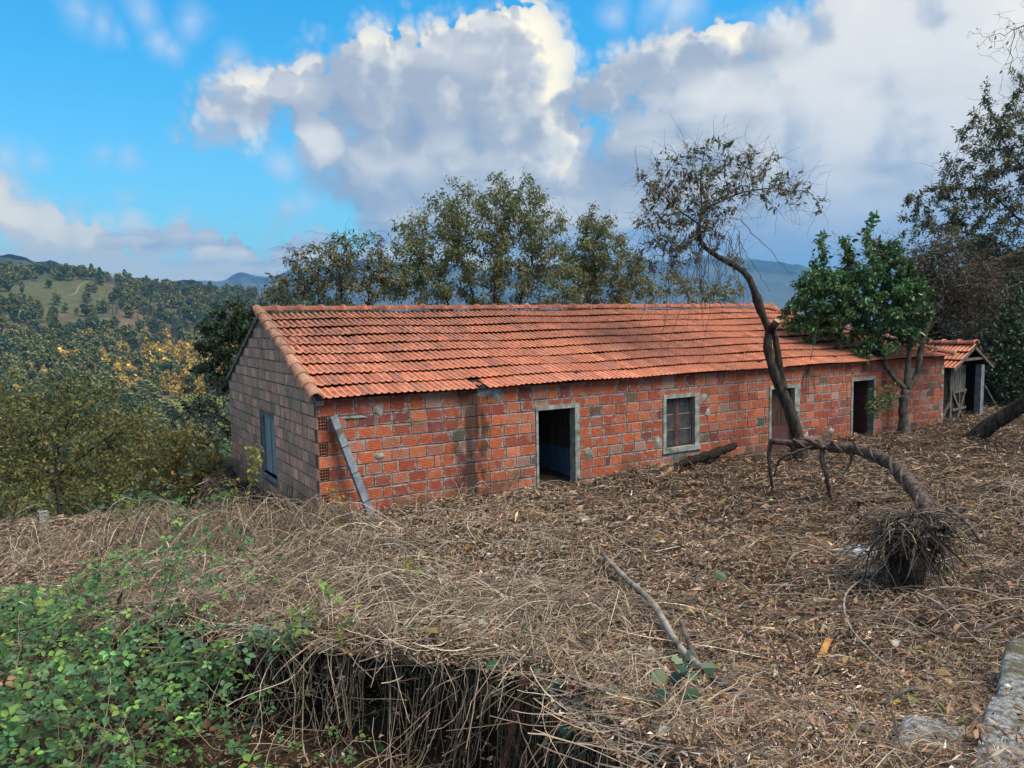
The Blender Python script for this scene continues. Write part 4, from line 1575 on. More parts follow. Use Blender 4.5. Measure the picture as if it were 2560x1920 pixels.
# ------------------------------------------------------------------ trees
def blob_points(blobs, n, seed):
    """points through a union of ellipsoids: (x, y, r px, dep, rd)"""
    r_ = np.random.default_rng(seed)
    vol = np.array([b[2] ** 2 * b[4] for b in blobs], float)
    idx = r_.choice(len(blobs), n, p=vol / vol.sum())
    p = nrm(r_.normal(size=(n, 3))) * r_.uniform(0, 1, (n, 1)) ** (1 / 2.4)
    out = np.empty((n, 3))
    for k, i in enumerate(idx):
        x, y, r, dep, rd = blobs[i]
        rm = r / FPX * dep
        out[k] = px(x, y, dep) + rgt * p[k, 0] * rm + upv * p[k, 1] * rm + fwd * p[k, 2] * rd
    return out


def grow(nodes, parents, att, step=.22, dk=.32, di=3.0, iters=140, up=0.0, wig=.12, seed=0):
    """branches that reach for the points of the crown"""
    r_ = np.random.default_rng(seed)
    P = [np.asarray(p, float) for p in nodes]
    par = list(parents)
    A = np.asarray(att, float)
    alive = np.ones(len(A), bool)
    nd = np.full(len(A), 1e9)
    ni = np.zeros(len(A), int)
    arr = np.array(P)
    for i in range(len(arr)):
        d = np.linalg.norm(A - arr[i], axis=1)
        m_ = d < nd
        nd[m_], ni[m_] = d[m_], i
    for it in range(iters):
        act = alive & (nd < di)
        if not act.any():
            act = alive & (nd < di * 2)
            if not act.any():
                break
        ids = np.unique(ni[act])
        acc = np.zeros((len(P), 3))
        np.add.at(acc, ni[act], nrm(A[act] - np.array(P)[ni[act]]))
        new = []
        for i in ids:
            v = acc[i] / (np.linalg.norm(acc[i]) + 1e-9) + r_.normal(0, wig, 3) + (0, 0, up)
            v /= np.linalg.norm(v) + 1e-9
            new.append((P[i] + v * step, i))
        base = len(P)
        for p, i in new:
            P.append(p)
            par.append(i)
        NP = np.array([p for p, _ in new])
        D = np.linalg.norm(A[:, None, :] - NP[None], axis=2)
        j = D.argmin(1)
        dm = D[np.arange(len(A)), j]
        m_ = dm < nd - 1e-6
        nd[m_], ni[m_] = dm[m_], base + j[m_]
        alive &= nd > dk
        if not alive.any() or len(P) > 9000:
            break
    return np.array(P), np.array(par)


def radii(P, par, tip, power=2.3, r0=None):
    n = len(P)
    acc = np.zeros(n)
    ch = np.zeros(n, int)
    for i in range(n - 1, -1, -1):
        if ch[i] == 0:
            acc[i] = tip ** power
        if par[i] >= 0:
            acc[par[i]] += acc[i]
            ch[par[i]] += 1
    r = acc ** (1 / power)
    if r0 is not None:
        r = np.minimum(r, r0)
    return r


def limbs(geo, P, par, r, col, kmin=.0):
    """edges of the branch graph as tapered prisms"""
    e = np.array([i for i in range(len(P)) if par[i] >= 0 and r[i] > kmin])
    if len(e) == 0:
        return
    for lo, hi, k in ((.0, .012, 3), (.012, .05, 5), (.05, 9, 8)):
        m_ = e[(r[e] >= lo) & (r[e] < hi)]
        if len(m_) == 0:
            continue
        a, b = P[par[m_]], P[m_]
        ext = (b - a) * .06
        seg = np.stack([a - ext, b + ext], 1)
        ra = np.minimum(r[par[m_]], r[m_] * 1.35)
        d = nrm(seg[:, 1] - seg[:, 0])
        ref = np.tile([.31, .17, .93], (len(m_), 1))
        ref[np.abs((d * ref).sum(1)) > .92] = [1, 0, 0]
        U = nrm(np.cross(d, ref))
        Wv = np.cross(d, U)
        an = np.arange(k) * 2 * math.pi / k
        rad = np.stack([ra, r[m_]], 1)
        V = seg[:, :, None, :] + rad[:, :, None, None] * (np.cos(an)[None, None, :, None] * U[:, None, None, :] + np.sin(an)[None, None, :, None] * Wv[:, None, None, :])
        j = np.arange(k)
        q = np.stack([j, (j + 1) % k, k + (j + 1) % k, k + j], -1)
        q = (q[None] + (np.arange(len(m_)) * 2 * k)[:, None, None]).reshape(-1, 4)
        c = np.tile(np.asarray(col, float), (len(m_) * 2 * k, 1))
        geo.add(V.reshape(-1, 3), quads=q, col=c)


def tree(name, label, blobs, stems, natt, nleaf, lsize, cols, cw=None, seed=1, step=.22, dk=.34, tip=.0045, bark=(.06, .048, .04), barkmat='twig',
         leafmat='leaf', droop=.3, lw=.42, cat='tree', group=None, leafr=.014, spread=.10, up=.02, wig=.14, bare=0.0, whip=0, whiplen=.8, r0=None, leafkind='leaf', keep_thick=None):
    """stems: polylines of points from the base up; the crown grows from them"""
    base = np.asarray(stems[0][0])
    root = empty(name, tuple(base))
    tag(root, label, cat, group)
    nodes, par = [], []
    thick = []
    for sidx, st in enumerate(stems):
        pts = smooth_path(st, max(4, int(sum(np.linalg.norm(np.diff(np.asarray(st, float), axis=0), axis=1)) / step)))
        if nodes and sidx:
            d = np.linalg.norm(np.array(nodes) - pts[0], axis=1)
            prev = int(d.argmin())
        else:
            prev = -1
        for p in pts:
            nodes.append(p)
            par.append(prev)
            prev = len(nodes) - 1
    att = blob_points(blobs, natt, seed)
    P, pr = grow(nodes, par, att, step, dk, 4.0, 160, up, wig, seed)
    r = radii(P, pr, tip, 2.25, r0)
    if keep_thick is not None:
        r = np.maximum(r, 0)
        r[:len(nodes)] = np.maximum(r[:len(nodes)], keep_thick)
    g = Geo()
    limbs(g, P, pr, r, bark)
    g.build('trunk', M[barkmat], root, smooth=True)
    # foliage on the thin wood
    rs = np.random.default_rng(seed + 99)
    thin = np.where(r < leafr)[0]
    thin = thin[thin >= len(nodes)]
    if bare:
        sel = wav(P[thin, 0] * 1, P[thin, 2] * 1 + P[thin, 1], 1.2, seed) > (bare * 2 - 1)
        thin = thin[sel]
    cg = Geo()
    if len(thin) and nleaf:
        ii = thin[rs.integers(0, len(thin), nleaf)]
        d0 = nrm(P[ii] - P[pr[ii]])
        base_p = P[ii] - d0 * rs.uniform(0, step, (nleaf, 1)) + rs.normal(0, spread * .35, (nleaf, 3))
        d = nrm(d0 * .5 + rs.normal(size=(nleaf, 3)) * .8 - np.array([0, 0, droop]))
        nv = rs.normal(size=(nleaf, 3)) + [0, 0, .8]
        ln = lsize * np.exp(rs.normal(0, .28, nleaf))
        c = pal(cols, nleaf, .22, cw)
        (leaves if leafkind == 'leaf' else flakes)(cg, base_p, d, nv, ln, ln * lw, c, fold=.22)
    if whip and len(thin):
        ii = thin[rs.integers(0, len(thin), whip)]
        n = 6
        seg = np.empty((whip, n, 3))
        seg[:, 0] = P[ii]
        dv = nrm(P[ii] - P[pr[ii]] + rs.normal(0, .5, (whip, 3)))
        L = whiplen * rs.uniform(.3, 1.2, whip)
        for k in range(1, n):
            dv = nrm(dv + rs.normal(0, .28, (whip, 3)) - [0, 0, droop * .35])
            seg[:, k] = seg[:, k - 1] + dv * (L / (n - 1))[:, None]
        tubes(cg, seg, np.linspace(tip, tip * .5, n)[None] * np.ones((whip, 1)), 3, np.tile(np.asarray(bark) * 1.3, (whip, 1)))
    if cg.V:
        cg.build('crown', M[leafmat], root)
    return root, P, r


OLIVE = [(.159, .195, .084), (.205, .232, .101), (.115, .145, .068), (.288, .270, .121), (.297, .222, .131)]
DARKG = [(.042, .075, .039), (.058, .101, .049), (.029, .055, .031), (.085, .120, .055)]
BROWNL = [(.221, .193, .125), (.154, .158, .097), (.279, .208, .139), (.120, .134, .085), (.366, .279, .193)]
AUT = [(.167, .179, .063), (.130, .160, .063), (.282, .213, .070), (.365, .236, .070), (.213, .198, .074), (.440, .289, .076)]


def gz(p):
    return land1(p[0], p[1])


def foot(x, y, dep, dz=-.1):
    """a point on the ground under photo column x"""
    p = px(x, y, dep)
    return np.array([p[0], p[1], gz(p) + dz])


# the clump behind the house
D = 22.5
b = foot(1230, 800, D)
tree('broadleaf_tree', 'tall leafy olive-green tree rising above the middle of the house ridge', [
    (1250, 540, 95, D, 1.3), (1310, 500, 75, D, 1.0), (1180, 550, 95, D, 1.2), (1100, 590, 95, D + .5, 1.3), (1020, 600, 62, D, .9), (1340, 570, 90, D, 1.2),
    (1230, 650, 140, D, 1.5), (1080, 690, 110, D, 1.4), (1380, 660, 80, D, 1.2), (1150, 480, 48, D, .6), (1235, 452, 28, D, .4), (1300, 450, 30, D, .4), (1345, 480, 30, D, .4), (1400, 720, 70, D, 1), (1000, 690, 70, D, 1)],
    [[b, px(1235, 760, D), px(1250, 640, D), px(1262, 540, D)], [b, px(1190, 780, D), px(1165, 680, D), px(1130, 590, D)], [b + (.6, .3, 0), px(1300, 760, D), px(1330, 660, D), px(1325, 560, D)],
     [b + (-.8, .2, 0), px(1130, 790, D), px(1080, 700, D), px(1040, 620, D)]],
    2200, 26000, .105, OLIVE, [4, 4, 2, 1.4, .8], 11, .24, .30, .0050, lw=.34, droop=.75, spread=.26, wig=.20, whip=700, whiplen=.7, leafkind='leaf', leafr=.02)
D = 21.5
b = foot(850, 790, D)
tree('broadleaf_tree', 'sparse half-bare tree at the left end of the clump behind the roof', [
    (850, 655, 75, D, 1.2), (930, 630, 55, D, .9), (770, 670, 65, D, 1.0), (705, 715, 50, D, .8), (880, 710, 80, D, 1.0), (800, 720, 65, D, 1.0), (890, 590, 28, D, .4), (690, 745, 30, D, .4), (960, 700, 60, D, .8)],
    [[b, px(855, 760, D), px(850, 690, D), px(860, 630, D)], [b + (-.4, .2, 0), px(800, 760, D), px(760, 700, D)], [b + (.5, .2, 0), px(920, 760, D), px(935, 680, D)]],
    1200, 7000, .095, OLIVE + [(.03, .03, .02)], None, 12, .22, .28, .0048, bark=(.040, .033, .030), lw=.36, droop=.6, spread=.2, wig=.26, whip=700, whiplen=.65, leafr=.014)
D = 23.5
b = foot(1500, 780, D)
tree('broadleaf_tree', 'olive-green tree with a pointed top at the right end of the clump behind the roof', [
    (1480, 565, 48, D, .8), (1500, 630, 80, D, 1.1), (1560, 670, 65, D, 1.0), (1440, 660, 60, D, 1.0), (1605, 710, 42, D, .7), (1475, 515, 20, D, .3), (1470, 720, 80, D, 1), (1560, 735, 60, D, .9)],
    [[b, px(1490, 740, D), px(1485, 650, D), px(1478, 560, D)], [b + (.5, 0, 0), px(1550, 750, D), px(1570, 690, D)]],
    950, 11000, .105, OLIVE, [4, 4, 2, 1.4, .8], 13, .24, .30, .0050, lw=.34, droop=.75, spread=.24, wig=.2, whip=350, leafr=.018)
D = 22.0
b = foot(1720, 790, D)
tree('shrub', 'thin straggly shrub showing above the roof behind the leaning trunk', [(1690, 700, 45, D, .7), (1760, 730, 40, D, .7), (1830, 730, 40, D, .7), (1640, 735, 40, D, .6), (1740, 750, 60, D, .8)],
     [[b, px(1720, 770, D), px(1715, 720, D)], [b, px(1780, 760, D), px(1800, 730, D)]], 420, 1500, .10, OLIVE + [(.17, .17, .04)], None, 14, .2, .26, .0045, cat='shrub', bark=(.09, .075, .06), droop=.5, spread=.15, whip=160)

# the leaning pruned tree in front of the house
D = 16.35
lt_base = foot(2000, 1137, D)
main = [lt_base, px(1991, 1079, D), px(1972, 1021, D), px(1950, 971, D), px(1934, 925, D), px(1921, 880, D), px(1919, 850, D), px(1922, 826, D), px(1912, 800, D - .05), px(1899, 770, D - .1), px(1890, 738, D - .15),
        px(1868, 690, D - .2), px(1838, 666, D - .2), px(1800, 645, D - .2), px(1762, 618, D - .2), px(1748, 590, D - .2), px(1748, 560, D - .2), px(1754, 525, D - .2)]
crownb = [(1750, 480, 85, D, 1.0), (1840, 450, 75, D, .9), (1900, 440, 65, D, .8), (1680, 450, 55, D, .8), (1640, 500, 50, D, .8), (1615, 445, 38, D, .5), (1955, 480, 55, D, .7), (1765, 405, 55, D, .6), (1752, 350, 20, D, .3),
          (1880, 385, 28, D, .4), (1900, 350, 18, D, .2), (1700, 550, 70, D, .9), (1640, 600, 50, D, .8), (1740, 550, 60, D, .8), (1690, 640, 55, D, .8), (1800, 560, 45, D, .7), (2030, 510, 38, D, .4), (2065, 515, 20, D, .2), (1990, 460, 40, D, .5), (1600, 540, 40, D, .6), (1640, 385, 20, D, .3), (1700, 400, 35, D, .4), (1820, 390, 40, D, .5), (1830, 640, 35, D, .6), (1620, 660, 40, D, .5)]
root, P, r = tree('leaning_tree', 'leaning pruned tree with a crooked dark trunk and sparse crown in front of the wall', crownb, [main,
    [px(1754, 525, D - .2), px(1810, 500, D), px(1860, 480, D), px(1930, 470, D)], [px(1748, 560, D - .2), px(1690, 520, D), px(1640, 470, D)], [px(1754, 525, D - .2), px(1752, 450, D), px(1760, 380, D)],
    [px(1748, 590, D - .2), px(1700, 620, D - .3), px(1650, 640, D - .4)]],
    1300, 3000, .105, BROWNL + [(.11, .15, .07)], [3, 4, 2, 3, .8, 3], 15, .16, .21, .0038, bark=(.060, .048, .042), lw=.36, droop=.15, spread=.10, wig=.25, whip=1000, whiplen=.8, leafr=.0065, up=.04, r0=.05)
# its trunk proper, with the loop of a second stem and the sawn stub
g = Geo()
pth = smooth_path(main, 70)
rad = np.interp(np.linspace(0, 1, 70), [0, .06, .25, .36, .50, .56, .62, .75, .9, 1], [.19, .13, .105, .088, .074, .105, .066, .055, .043, .03])
rad *= 1 + .06 * np.sin(np.arange(70) * 1.3) + rng.normal(0, .03, 70)
g.tube(pth, rad, 12, rough=.05)
g.build('trunk', M['bark_dark'], root, smooth=True)['label'] = 'crooked dark trunk'
g = Geo()
pth = smooth_path([px(1958, 975, D), px(1951, 930, D - .02), px(1945, 890, D - .03), px(1939, 850, D - .03), px(1930, 815, D)], 24)
g.tube(pth, np.interp(np.linspace(0, 1, 24), [0, .3, 1], [.10, .075, .064]) * (1 + rng.normal(0, .04, 24)), 10, rough=.04)
g.build('second_stem', M['bark_dark'], root, smooth=True)
g = Geo()
g.tube([px(1926, 828, D - .05), px(1936, 812, D - .15), px(1942, 803, D - .2)], [.085, .08, .075], 10, rough=.04)
g.build('sawn_stub', M['bark_dark'], root, smooth=True)
g = Geo()
g.tube([px(1942, 803, D - .2), px(1943.5, 801, D - .215)], [.07, .068], 10)
g.build('cut_face', mat_plain('cut_wood', (.30, .19, .09), (.50, .38, .22), 14, .8, .2, .2), root)
# dead vines that hang from its crown across the roof
g = Geo()
n, T_ = 14, 46
Pv = np.empty((T_, n, 3))
for t in range(T_):
    x0 = rng.uniform(1600, 1860) if t > 6 else rng.uniform(1640, 1780)
    a = px(x0, rng.uniform(540, 650), D - rng.uniform(.1, .8))
    end = px(x0 + rng.normal(0, 45), rng.uniform(690, 780) if t > 6 else rng.uniform(820, 940), D - rng.uniform(.1, .8))
    s_ = np.linspace(0, 1, n)[:, None]
    Pv[t] = a * (1 - s_) + end * s_ + np.cumsum(rng.normal(0, .035, (n, 3)), 0) * np.sin(s_ * 3.14 * .5 + .3)
tubes(g, Pv, np.linspace(.006, .003, n)[None] * rng.uniform(.7, 1.6, (T_, 1)), 4, pal([(.07, .055, .045), (.10, .08, .065)], T_))
g.build('hanging_vines', M['stems'], root)

# glossy evergreen by the third door
D = 19.6
tb = foot(2262, 1056, D)
fk = px(2266, 975, D)
green = [(1975, 800, 34, D, .5), (2030, 840, 30, D, .4), (2150, 880, 26, D - .3, .4), (2060, 600, 26, D, .4), (1985, 770, 30, D, .5), (1990, 830, 26, D, .4), (2130, 620, 40, D, .6), (2220, 650, 55, D, .8), (2005, 790, 42, D, .7), (2050, 720, 62, D - .2, .9), (2010, 740, 40, D, .7), (2110, 760, 85, D, 1.0), (2150, 690, 60, D, .9), (2200, 770, 85, D, 1.1), (2080, 800, 55, D, .8), (2260, 740, 70, D, 1.0), (2235, 830, 55, D, .9), (2050, 640, 32, D, .5),
         (2110, 850, 28, D, .4), (2180, 860, 40, D - .3, .5), (2290, 830, 40, D, .6), (2185, 520, 8, D, .1), (2180, 610, 25, D, .3)]
stems_c = [[tb, fk], [fk, px(2228, 936, D), px(2195, 870, D), px(2165, 800, D), px(2120, 740, D)], [fk, px(2268, 920, D), px(2272, 860, D), px(2250, 780, D), px(2220, 720, D)],
           [fk, px(2293, 936, D), px(2302, 874, D), px(2320, 816, D + .1), px(2350, 750, D + .2)]]
root, P, r = tree('camellia', 'glossy dark green evergreen tree with several trunks in front of the third doorway', green, stems_c, 1800, 17000, .110, [(.070, .165, .058), (.095, .210, .068), (.050, .120, .050), (.18, .30, .08), (.13, .22, .11)], [4, 3.5, 2.5, 1, 1], 16,
                  .2, .26, .0055, bark=(.085, .068, .055), leafmat='leaf_gloss', lw=.5, droop=.35, spread=.14, leafr=.022, keep_thick=.0, r0=.085)
g = Geo()
pth = smooth_path([tb, px(2258, 1020, D), fk], 14)
g.tube(pth, np.interp(np.linspace(0, 1, 14), [0, .25, 1], [.19, .12, .115]) * (1 + rng.normal(0, .04, 14)), 10, rough=.04)
for st, ra in ((stems_c[1], (.072, .04)), (stems_c[2], (.068, .04)), (stems_c[3], (.085, .05))):
    pp = smooth_path(st, 22)
    g.tube(pp, np.linspace(ra[0], ra[1], 22) * (1 + rng.normal(0, .05, 22)), 8, rough=.03)
g.build('trunk', M['bark_grey'], root, smooth=True)
g = Geo()
pts = blob_points([(2350, 700, 70, D + .3, .9), (2420, 730, 62, D + .3, .9), (2385, 790, 48, D + .3, .7), (2310, 660, 55, D + .3, .8), (2455, 680, 40, D + .3, .6), (2300, 760, 45, D, .6), (2360, 620, 50, D + .3, .7), (2440, 800, 40, D + .3, .6), (2480, 740, 40, D + .3, .6)], 5200, 5)
leaves(g, pts, rdir(5200) - [0, 0, .5], rdir(5200), .095 * np.exp(rng.normal(0, .25, 5200)), .046, pal([(.105, .080, .060), (.070, .055, .045), (.14, .105, .075), (.07, .10, .05), (.20, .155, .11), (.26, .21, .16), (.10, .13, .06)], 5200), curl=.25)
n, T_ = 10, 800
a = blob_points([(2330, 690, 90, D + .3, .9), (2420, 700, 85, D + .3, .9), (2240, 640, 60, D, .8), (2470, 690, 60, D, .6), (2150, 640, 50, D - .3, .5), (2300, 830, 60, D - .4, .5)], T_, 6)
Pv = a[:, None, :] + np.cumsum(nrm(rng.normal(size=(T_, 1, 3)) * [1, 1, .5] + rng.normal(0, .5, (T_, n, 3))) * .085, 1)
tubes(g, Pv, np.full((T_, n), .0042), 3, pal([(.20, .15, .11), (.12, .09, .07), (.28, .22, .17)], T_))
g.build('withered_crown', M['leaf'], root)['label'] = 'withered brown side of the crown tangled in dry vines'
# low fresh shoots at its foot
g = Geo()
pts = blob_points([(2205, 1000, 42, D - .5, .3), (2190, 1020, 30, D - .5, .3), (2225, 985, 30, D - .4, .2)], 210, 8)
leaves(g, pts, rdir(210, .5), rdir(210) + [0, 0, .8], .11, .05, pal([(.10, .20, .05), (.06, .14, .05), (.15, .24, .07)], 210), curl=.1)
tag(g.build('fresh_shoot', M['leaf_gloss'], root), kind='stuff')

# tall tree hanging in from the right, its trunk out of the picture
D = 24.0
b = foot(2700, 1000, D)
tree('overhanging_tree', 'tall thin-leaved tree reaching in over the shed from the right edge', [
    (2480, 310, 75, D, 1.2), (2540, 400, 110, D, 1.6), (2430, 420, 75, D, 1.2), (2340, 490, 62, D, 1.0), (2385, 540, 75, D, 1.2), (2480, 540, 90, D, 1.4), (2560, 260, 60, D, 1.0), (2300, 560, 36, D, .6), (2540, 620, 90, D, 1.3), (2290, 520, 40, D, .6), (2400, 470, 70, D, .9), (2350, 540, 60, D, .9), (2440, 560, 70, D, 1.0), (2500, 460, 80, D, 1.0), (2330, 600, 60, D, .8), (2260, 590, 30, D, .5), (2400, 340, 40, D, .6), (2470, 210, 26, D, .4), (2520, 170, 30, D, .4), (2620, 350, 120, D, 1.6), (2420, 620, 60, D, 1)],
    [[b, px(2680, 800, D), px(2650, 620, D), px(2620, 480, D), px(2590, 360, D)], [px(2650, 620, D), px(2560, 560, D), px(2470, 480, D), px(2400, 470, D)], [px(2660, 680, D), px(2560, 640, D), px(2450, 590, D), px(2330, 570, D)], [px(2620, 480, D), px(2540, 400, D), px(2490, 320, D)]],
    2300, 19000, .105, BROWNL + [(.085, .115, .055), (.065, .095, .05), (.13, .15, .07)], [2, 2, 1, 3, .6, 4, 3, 2], 17, .24, .32, .0050, bark=(.040, .034, .032), lw=.36, droop=.3, spread=.16, wig=.24, whip=700, whiplen=.8, leafr=.014, r0=.2)
D = 18.0
b = foot(2900, 1000, D)
tree('bare_tree', 'bare twigs entering at the top right corner of the sky', [(2480, 90, 50, D, .6), (2530, 130, 60, D, .6), (2440, 90, 30, D, .4), (2560, 60, 60, D, .6), (2530, 220, 40, D, .5), (2620, 100, 80, D, .8)],
     [[b, px(2860, 600, D), px(2780, 300, D), px(2700, 130, D), px(2600, 60, D), px(2530, 75, D)]], 260, 60, .08, BROWNL, None, 18, .13, .20, .0035, bark=(.075, .058, .050), wig=.3, whip=90, whiplen=.35, leafr=.006, r0=.1)
# dark ivy-clad thicket behind the shed
D = 25.5
b = foot(2560, 1000, D)
root, P, r = tree('ivy_thicket', 'dense dark thicket smothered in ivy and hanging dry vines behind the shed', [
    (2480, 720, 85, D, 1.5), (2550, 820, 110, D, 1.8), (2490, 890, 85, D, 1.5), (2570, 960, 95, D, 1.6), (2420, 850, 45, D + .6, 1.0), (2600, 700, 120, D, 1.8), (2410, 760, 55, D + .8, 1.0), (2660, 880, 150, D, 2.0), (2520, 1010, 60, D, 1.2), (2450, 640, 60, D, 1.2)],
    [[b, px(2560, 900, D), px(2540, 780, D), px(2510, 700, D)], [b, px(2620, 900, D), px(2640, 780, D)], [b + (-.6, .3, 0), px(2470, 900, D), px(2440, 800, D)]],
    1700, 22000, .13, [(.055, .105, .052), (.080, .140, .068), (.040, .074, .042), (.13, .20, .11)], [4, 3, 3, .8], 19, .28, .36, .006, lw=.62, droop=.4, spread=.36, leafr=.05, leafkind='leaf', cat='thicket', bark=(.05, .042, .036))
g = Geo()
cg = Geo()
pts = blob_points([(2480, 720, 80, D - 1.2, .9), (2550, 820, 105, D - 1.3, 1.0), (2490, 890, 80, D - 1.2, .9), (2570, 960, 90, D - 1.3, 1.0), (2425, 850, 45, D - .4, .7), (2415, 770, 50, D - .3, .7), (2520, 1010, 55, D - 1, .7), (2450, 940, 45, D - .6, .6), (2450, 640, 45, D, .8), (2560, 700, 80, D - .8, .8)], 9000, 27)
leaves(cg, pts, rdir(9000) - [0, 0, .5], rdir(9000) - fwd * .7 + [0, 0, .4], .11 * np.exp(rng.normal(0, .25, 9000)), .075, pal([(.055, .105, .052), (.085, .150, .070), (.036, .070, .040), (.15, .21, .12), (.10, .10, .06)], 9000, .25, [4, 3, 4, .8, .8]), curl=.12)
tag(cg.build('ivy_leaves', M['leaf_gloss'], root), kind='stuff')
n, T_ = 12, 200
a = blob_points([(2480, 720, 95, D - 1.0, .8), (2540, 700, 90, D - 1.0, .8), (2440, 800, 60, D - .6, .6), (2560, 840, 90, D - 1.2, .6)], T_, 26)
L = rng.uniform(.6, 2.4, T_)
Pv = a[:, None, :] + np.concatenate([np.zeros((T_, 1, 3)), np.cumsum(nrm(np.array([0, 0, -1.0]) + rng.normal(0, .30, (T_, n - 1, 3))) * (L / (n - 1))[:, None, None], 1)], 1)
tubes(g, Pv, np.full((T_, n), .006), 3, pal([(.16, .13, .10), (.10, .085, .07), (.25, .21, .17)], T_))
g.build('dry_vines', M['stems'], root)
D = 27.5
for lab, blobs, fx, sd in (('dark evergreen screen filling the gap between the camellia and the ivy thicket', [(2330, 800, 90, D, 1.6), (2400, 900, 90, D, 1.6), (2300, 900, 80, D, 1.5), (2250, 820, 70, D, 1.4), (2430, 780, 70, D, 1.5), (2470, 960, 70, D, 1.3)], 2350, 31),):
    b = foot(fx, 980, D)
    tree('evergreen_tree', lab, blobs, [[b, px(fx, 900, D), px(fx - 10, 800, D)], [b, px(fx + 70, 900, D), px(fx + 90, 820, D)]], 1000, 13000, .13, DARKG, None, sd, .3, .4, .006, lw=.5, spread=.34, leafr=.04)

# thick dark trunk leaning in from the right
lt = empty('leaning_dark_tree', tuple(foot(2440, 1090, 18.0)))
tag(lt, 'thick dark trunk leaning out of the frame beside the shed at the right edge', 'tree')
g = Geo()
pth = smooth_path([foot(2425, 1100, 18.2, -.15), px(2470, 1066, 17.9), px(2520, 1036, 17.6), px(2580, 990, 17.2), px(2700, 860, 16.6), px(2840, 600, 16.4)], 40)
g.tube(pth, np.interp(np.linspace(0, 1, 40), [0, .15, 1], [.24, .19, .13]) * (1 + rng.normal(0, .03, 40)), 12, rough=.03)
g.build('trunk', M['bark_dark'], lt, smooth=True)
cg = Geo()
pts = blob_points([(2900, 480, 160, 16.5, 1.5), (2800, 560, 100, 16.5, 1)], 1500, 4)
leaves(cg, pts, rdir(1500) - [0, 0, .4], rdir(1500), .11, .045, pal(DARKG, 1500))
cg.build('crown', M['leaf'], lt)

# trees on the slope at the left
D = 15.5
b = foot(150, 1340, 14.2)
tree('hillside_tree', 'yellowing green tree on the slope at the left with a slim dark trunk', [
    (130, 1060, 95, D, 1.4), (60, 1010, 70, D, 1.2), (220, 1010, 85, D, 1.3), (250, 1110, 95, D, 1.4), (60, 1140, 85, D, 1.3), (320, 1070, 75, D, 1.2), (160, 945, 45, D, .7), (330, 1170, 75, D, 1.2), (150, 1170, 80, D, 1.2), (240, 950, 40, D, .6)],
    [[b, px(148, 1260, 14.3), px(140, 1190, 14.6), px(150, 1100, 15), px(190, 1020, 15.3)], [px(145, 1215, 14.5), px(90, 1130, 15), px(60, 1060, 15.3)], [px(140, 1190, 14.6), px(220, 1130, 15), px(290, 1080, 15.4)]],
    2000, 10500, .075, AUT, [5, 5, 1, .4, 3, .2], 41, .18, .26, .0040, bark=(.028, .024, .022), lw=.45, droop=.35, spread=.17, wig=.2, leafr=.012, r0=.075, whip=300, whiplen=.5)
D = 17.5
b = foot(430, 1330, 16.8)
tree('hillside_tree', 'russet and gold leaved tree just left of the gable wall', [
    (420, 1130, 75, D, 1.3), (485, 1190, 75, D, 1.2), (390, 1210, 75, D, 1.2), (520, 1130, 50, D, .9), (450, 1250, 65, D, 1.0), (380, 1110, 50, D, .8), (540, 1220, 50, D, .8), (470, 1080, 40, D, .6)],
    [[b, px(432, 1260, 17), px(440, 1180, 17.3), px(440, 1110, 17.5)], [px(432, 1260, 17), px(490, 1190, 17.3)]],
    1400, 7500, .072, AUT, [3, 3, 2.5, 1.8, 3, .8], 42, .18, .26, .0040, bark=(.035, .028, .025), lw=.45, droop=.35, spread=.16, wig=.2, leafr=.012, r0=.06, whip=250, whiplen=.5)
D = 13.5
b = foot(-60, 1420, 13)
tree('hillside_tree', 'dense olive tree cut by the left edge of the frame', [(-30, 1180, 110, D, 1.3), (-60, 1040, 120, D, 1.3), (20, 1270, 60, D, .9), (-40, 940, 60, D, 1), (60, 1210, 60, D, .9)],
     [[b, px(-70, 1300, 13.2), px(-50, 1150, 13.4), px(-40, 1040, 13.5)]], 1200, 5500, .072, AUT, [5, 5, 1, .5, 3, .3], 43, .18, .26, .0040, bark=(.035, .028, .025), lw=.45, spread=.16, leafr=.012, r0=.07)
D = 19.5
b = foot(270, 1330, 18)
tree('hillside_tree', 'olive and bronze tree lower down the slope behind the slim trunk', [(280, 1180, 90, D, 1.3), (200, 1230, 80, D, 1.3), (120, 1250, 70, D, 1.2), (330, 1260, 70, D, 1.2), (270, 1090, 60, D, 1.0), (40, 1240, 60, D, 1.0)],
     [[b, px(275, 1290, 18.4), px(280, 1210, 19), px(280, 1130, 19.4)]], 1300, 7500, .075, AUT, [5, 5, 1.6, .8, 3, .3], 44, .2, .28, .0042, bark=(.035, .028, .025), lw=.45, spread=.18, leafr=.012, r0=.07)
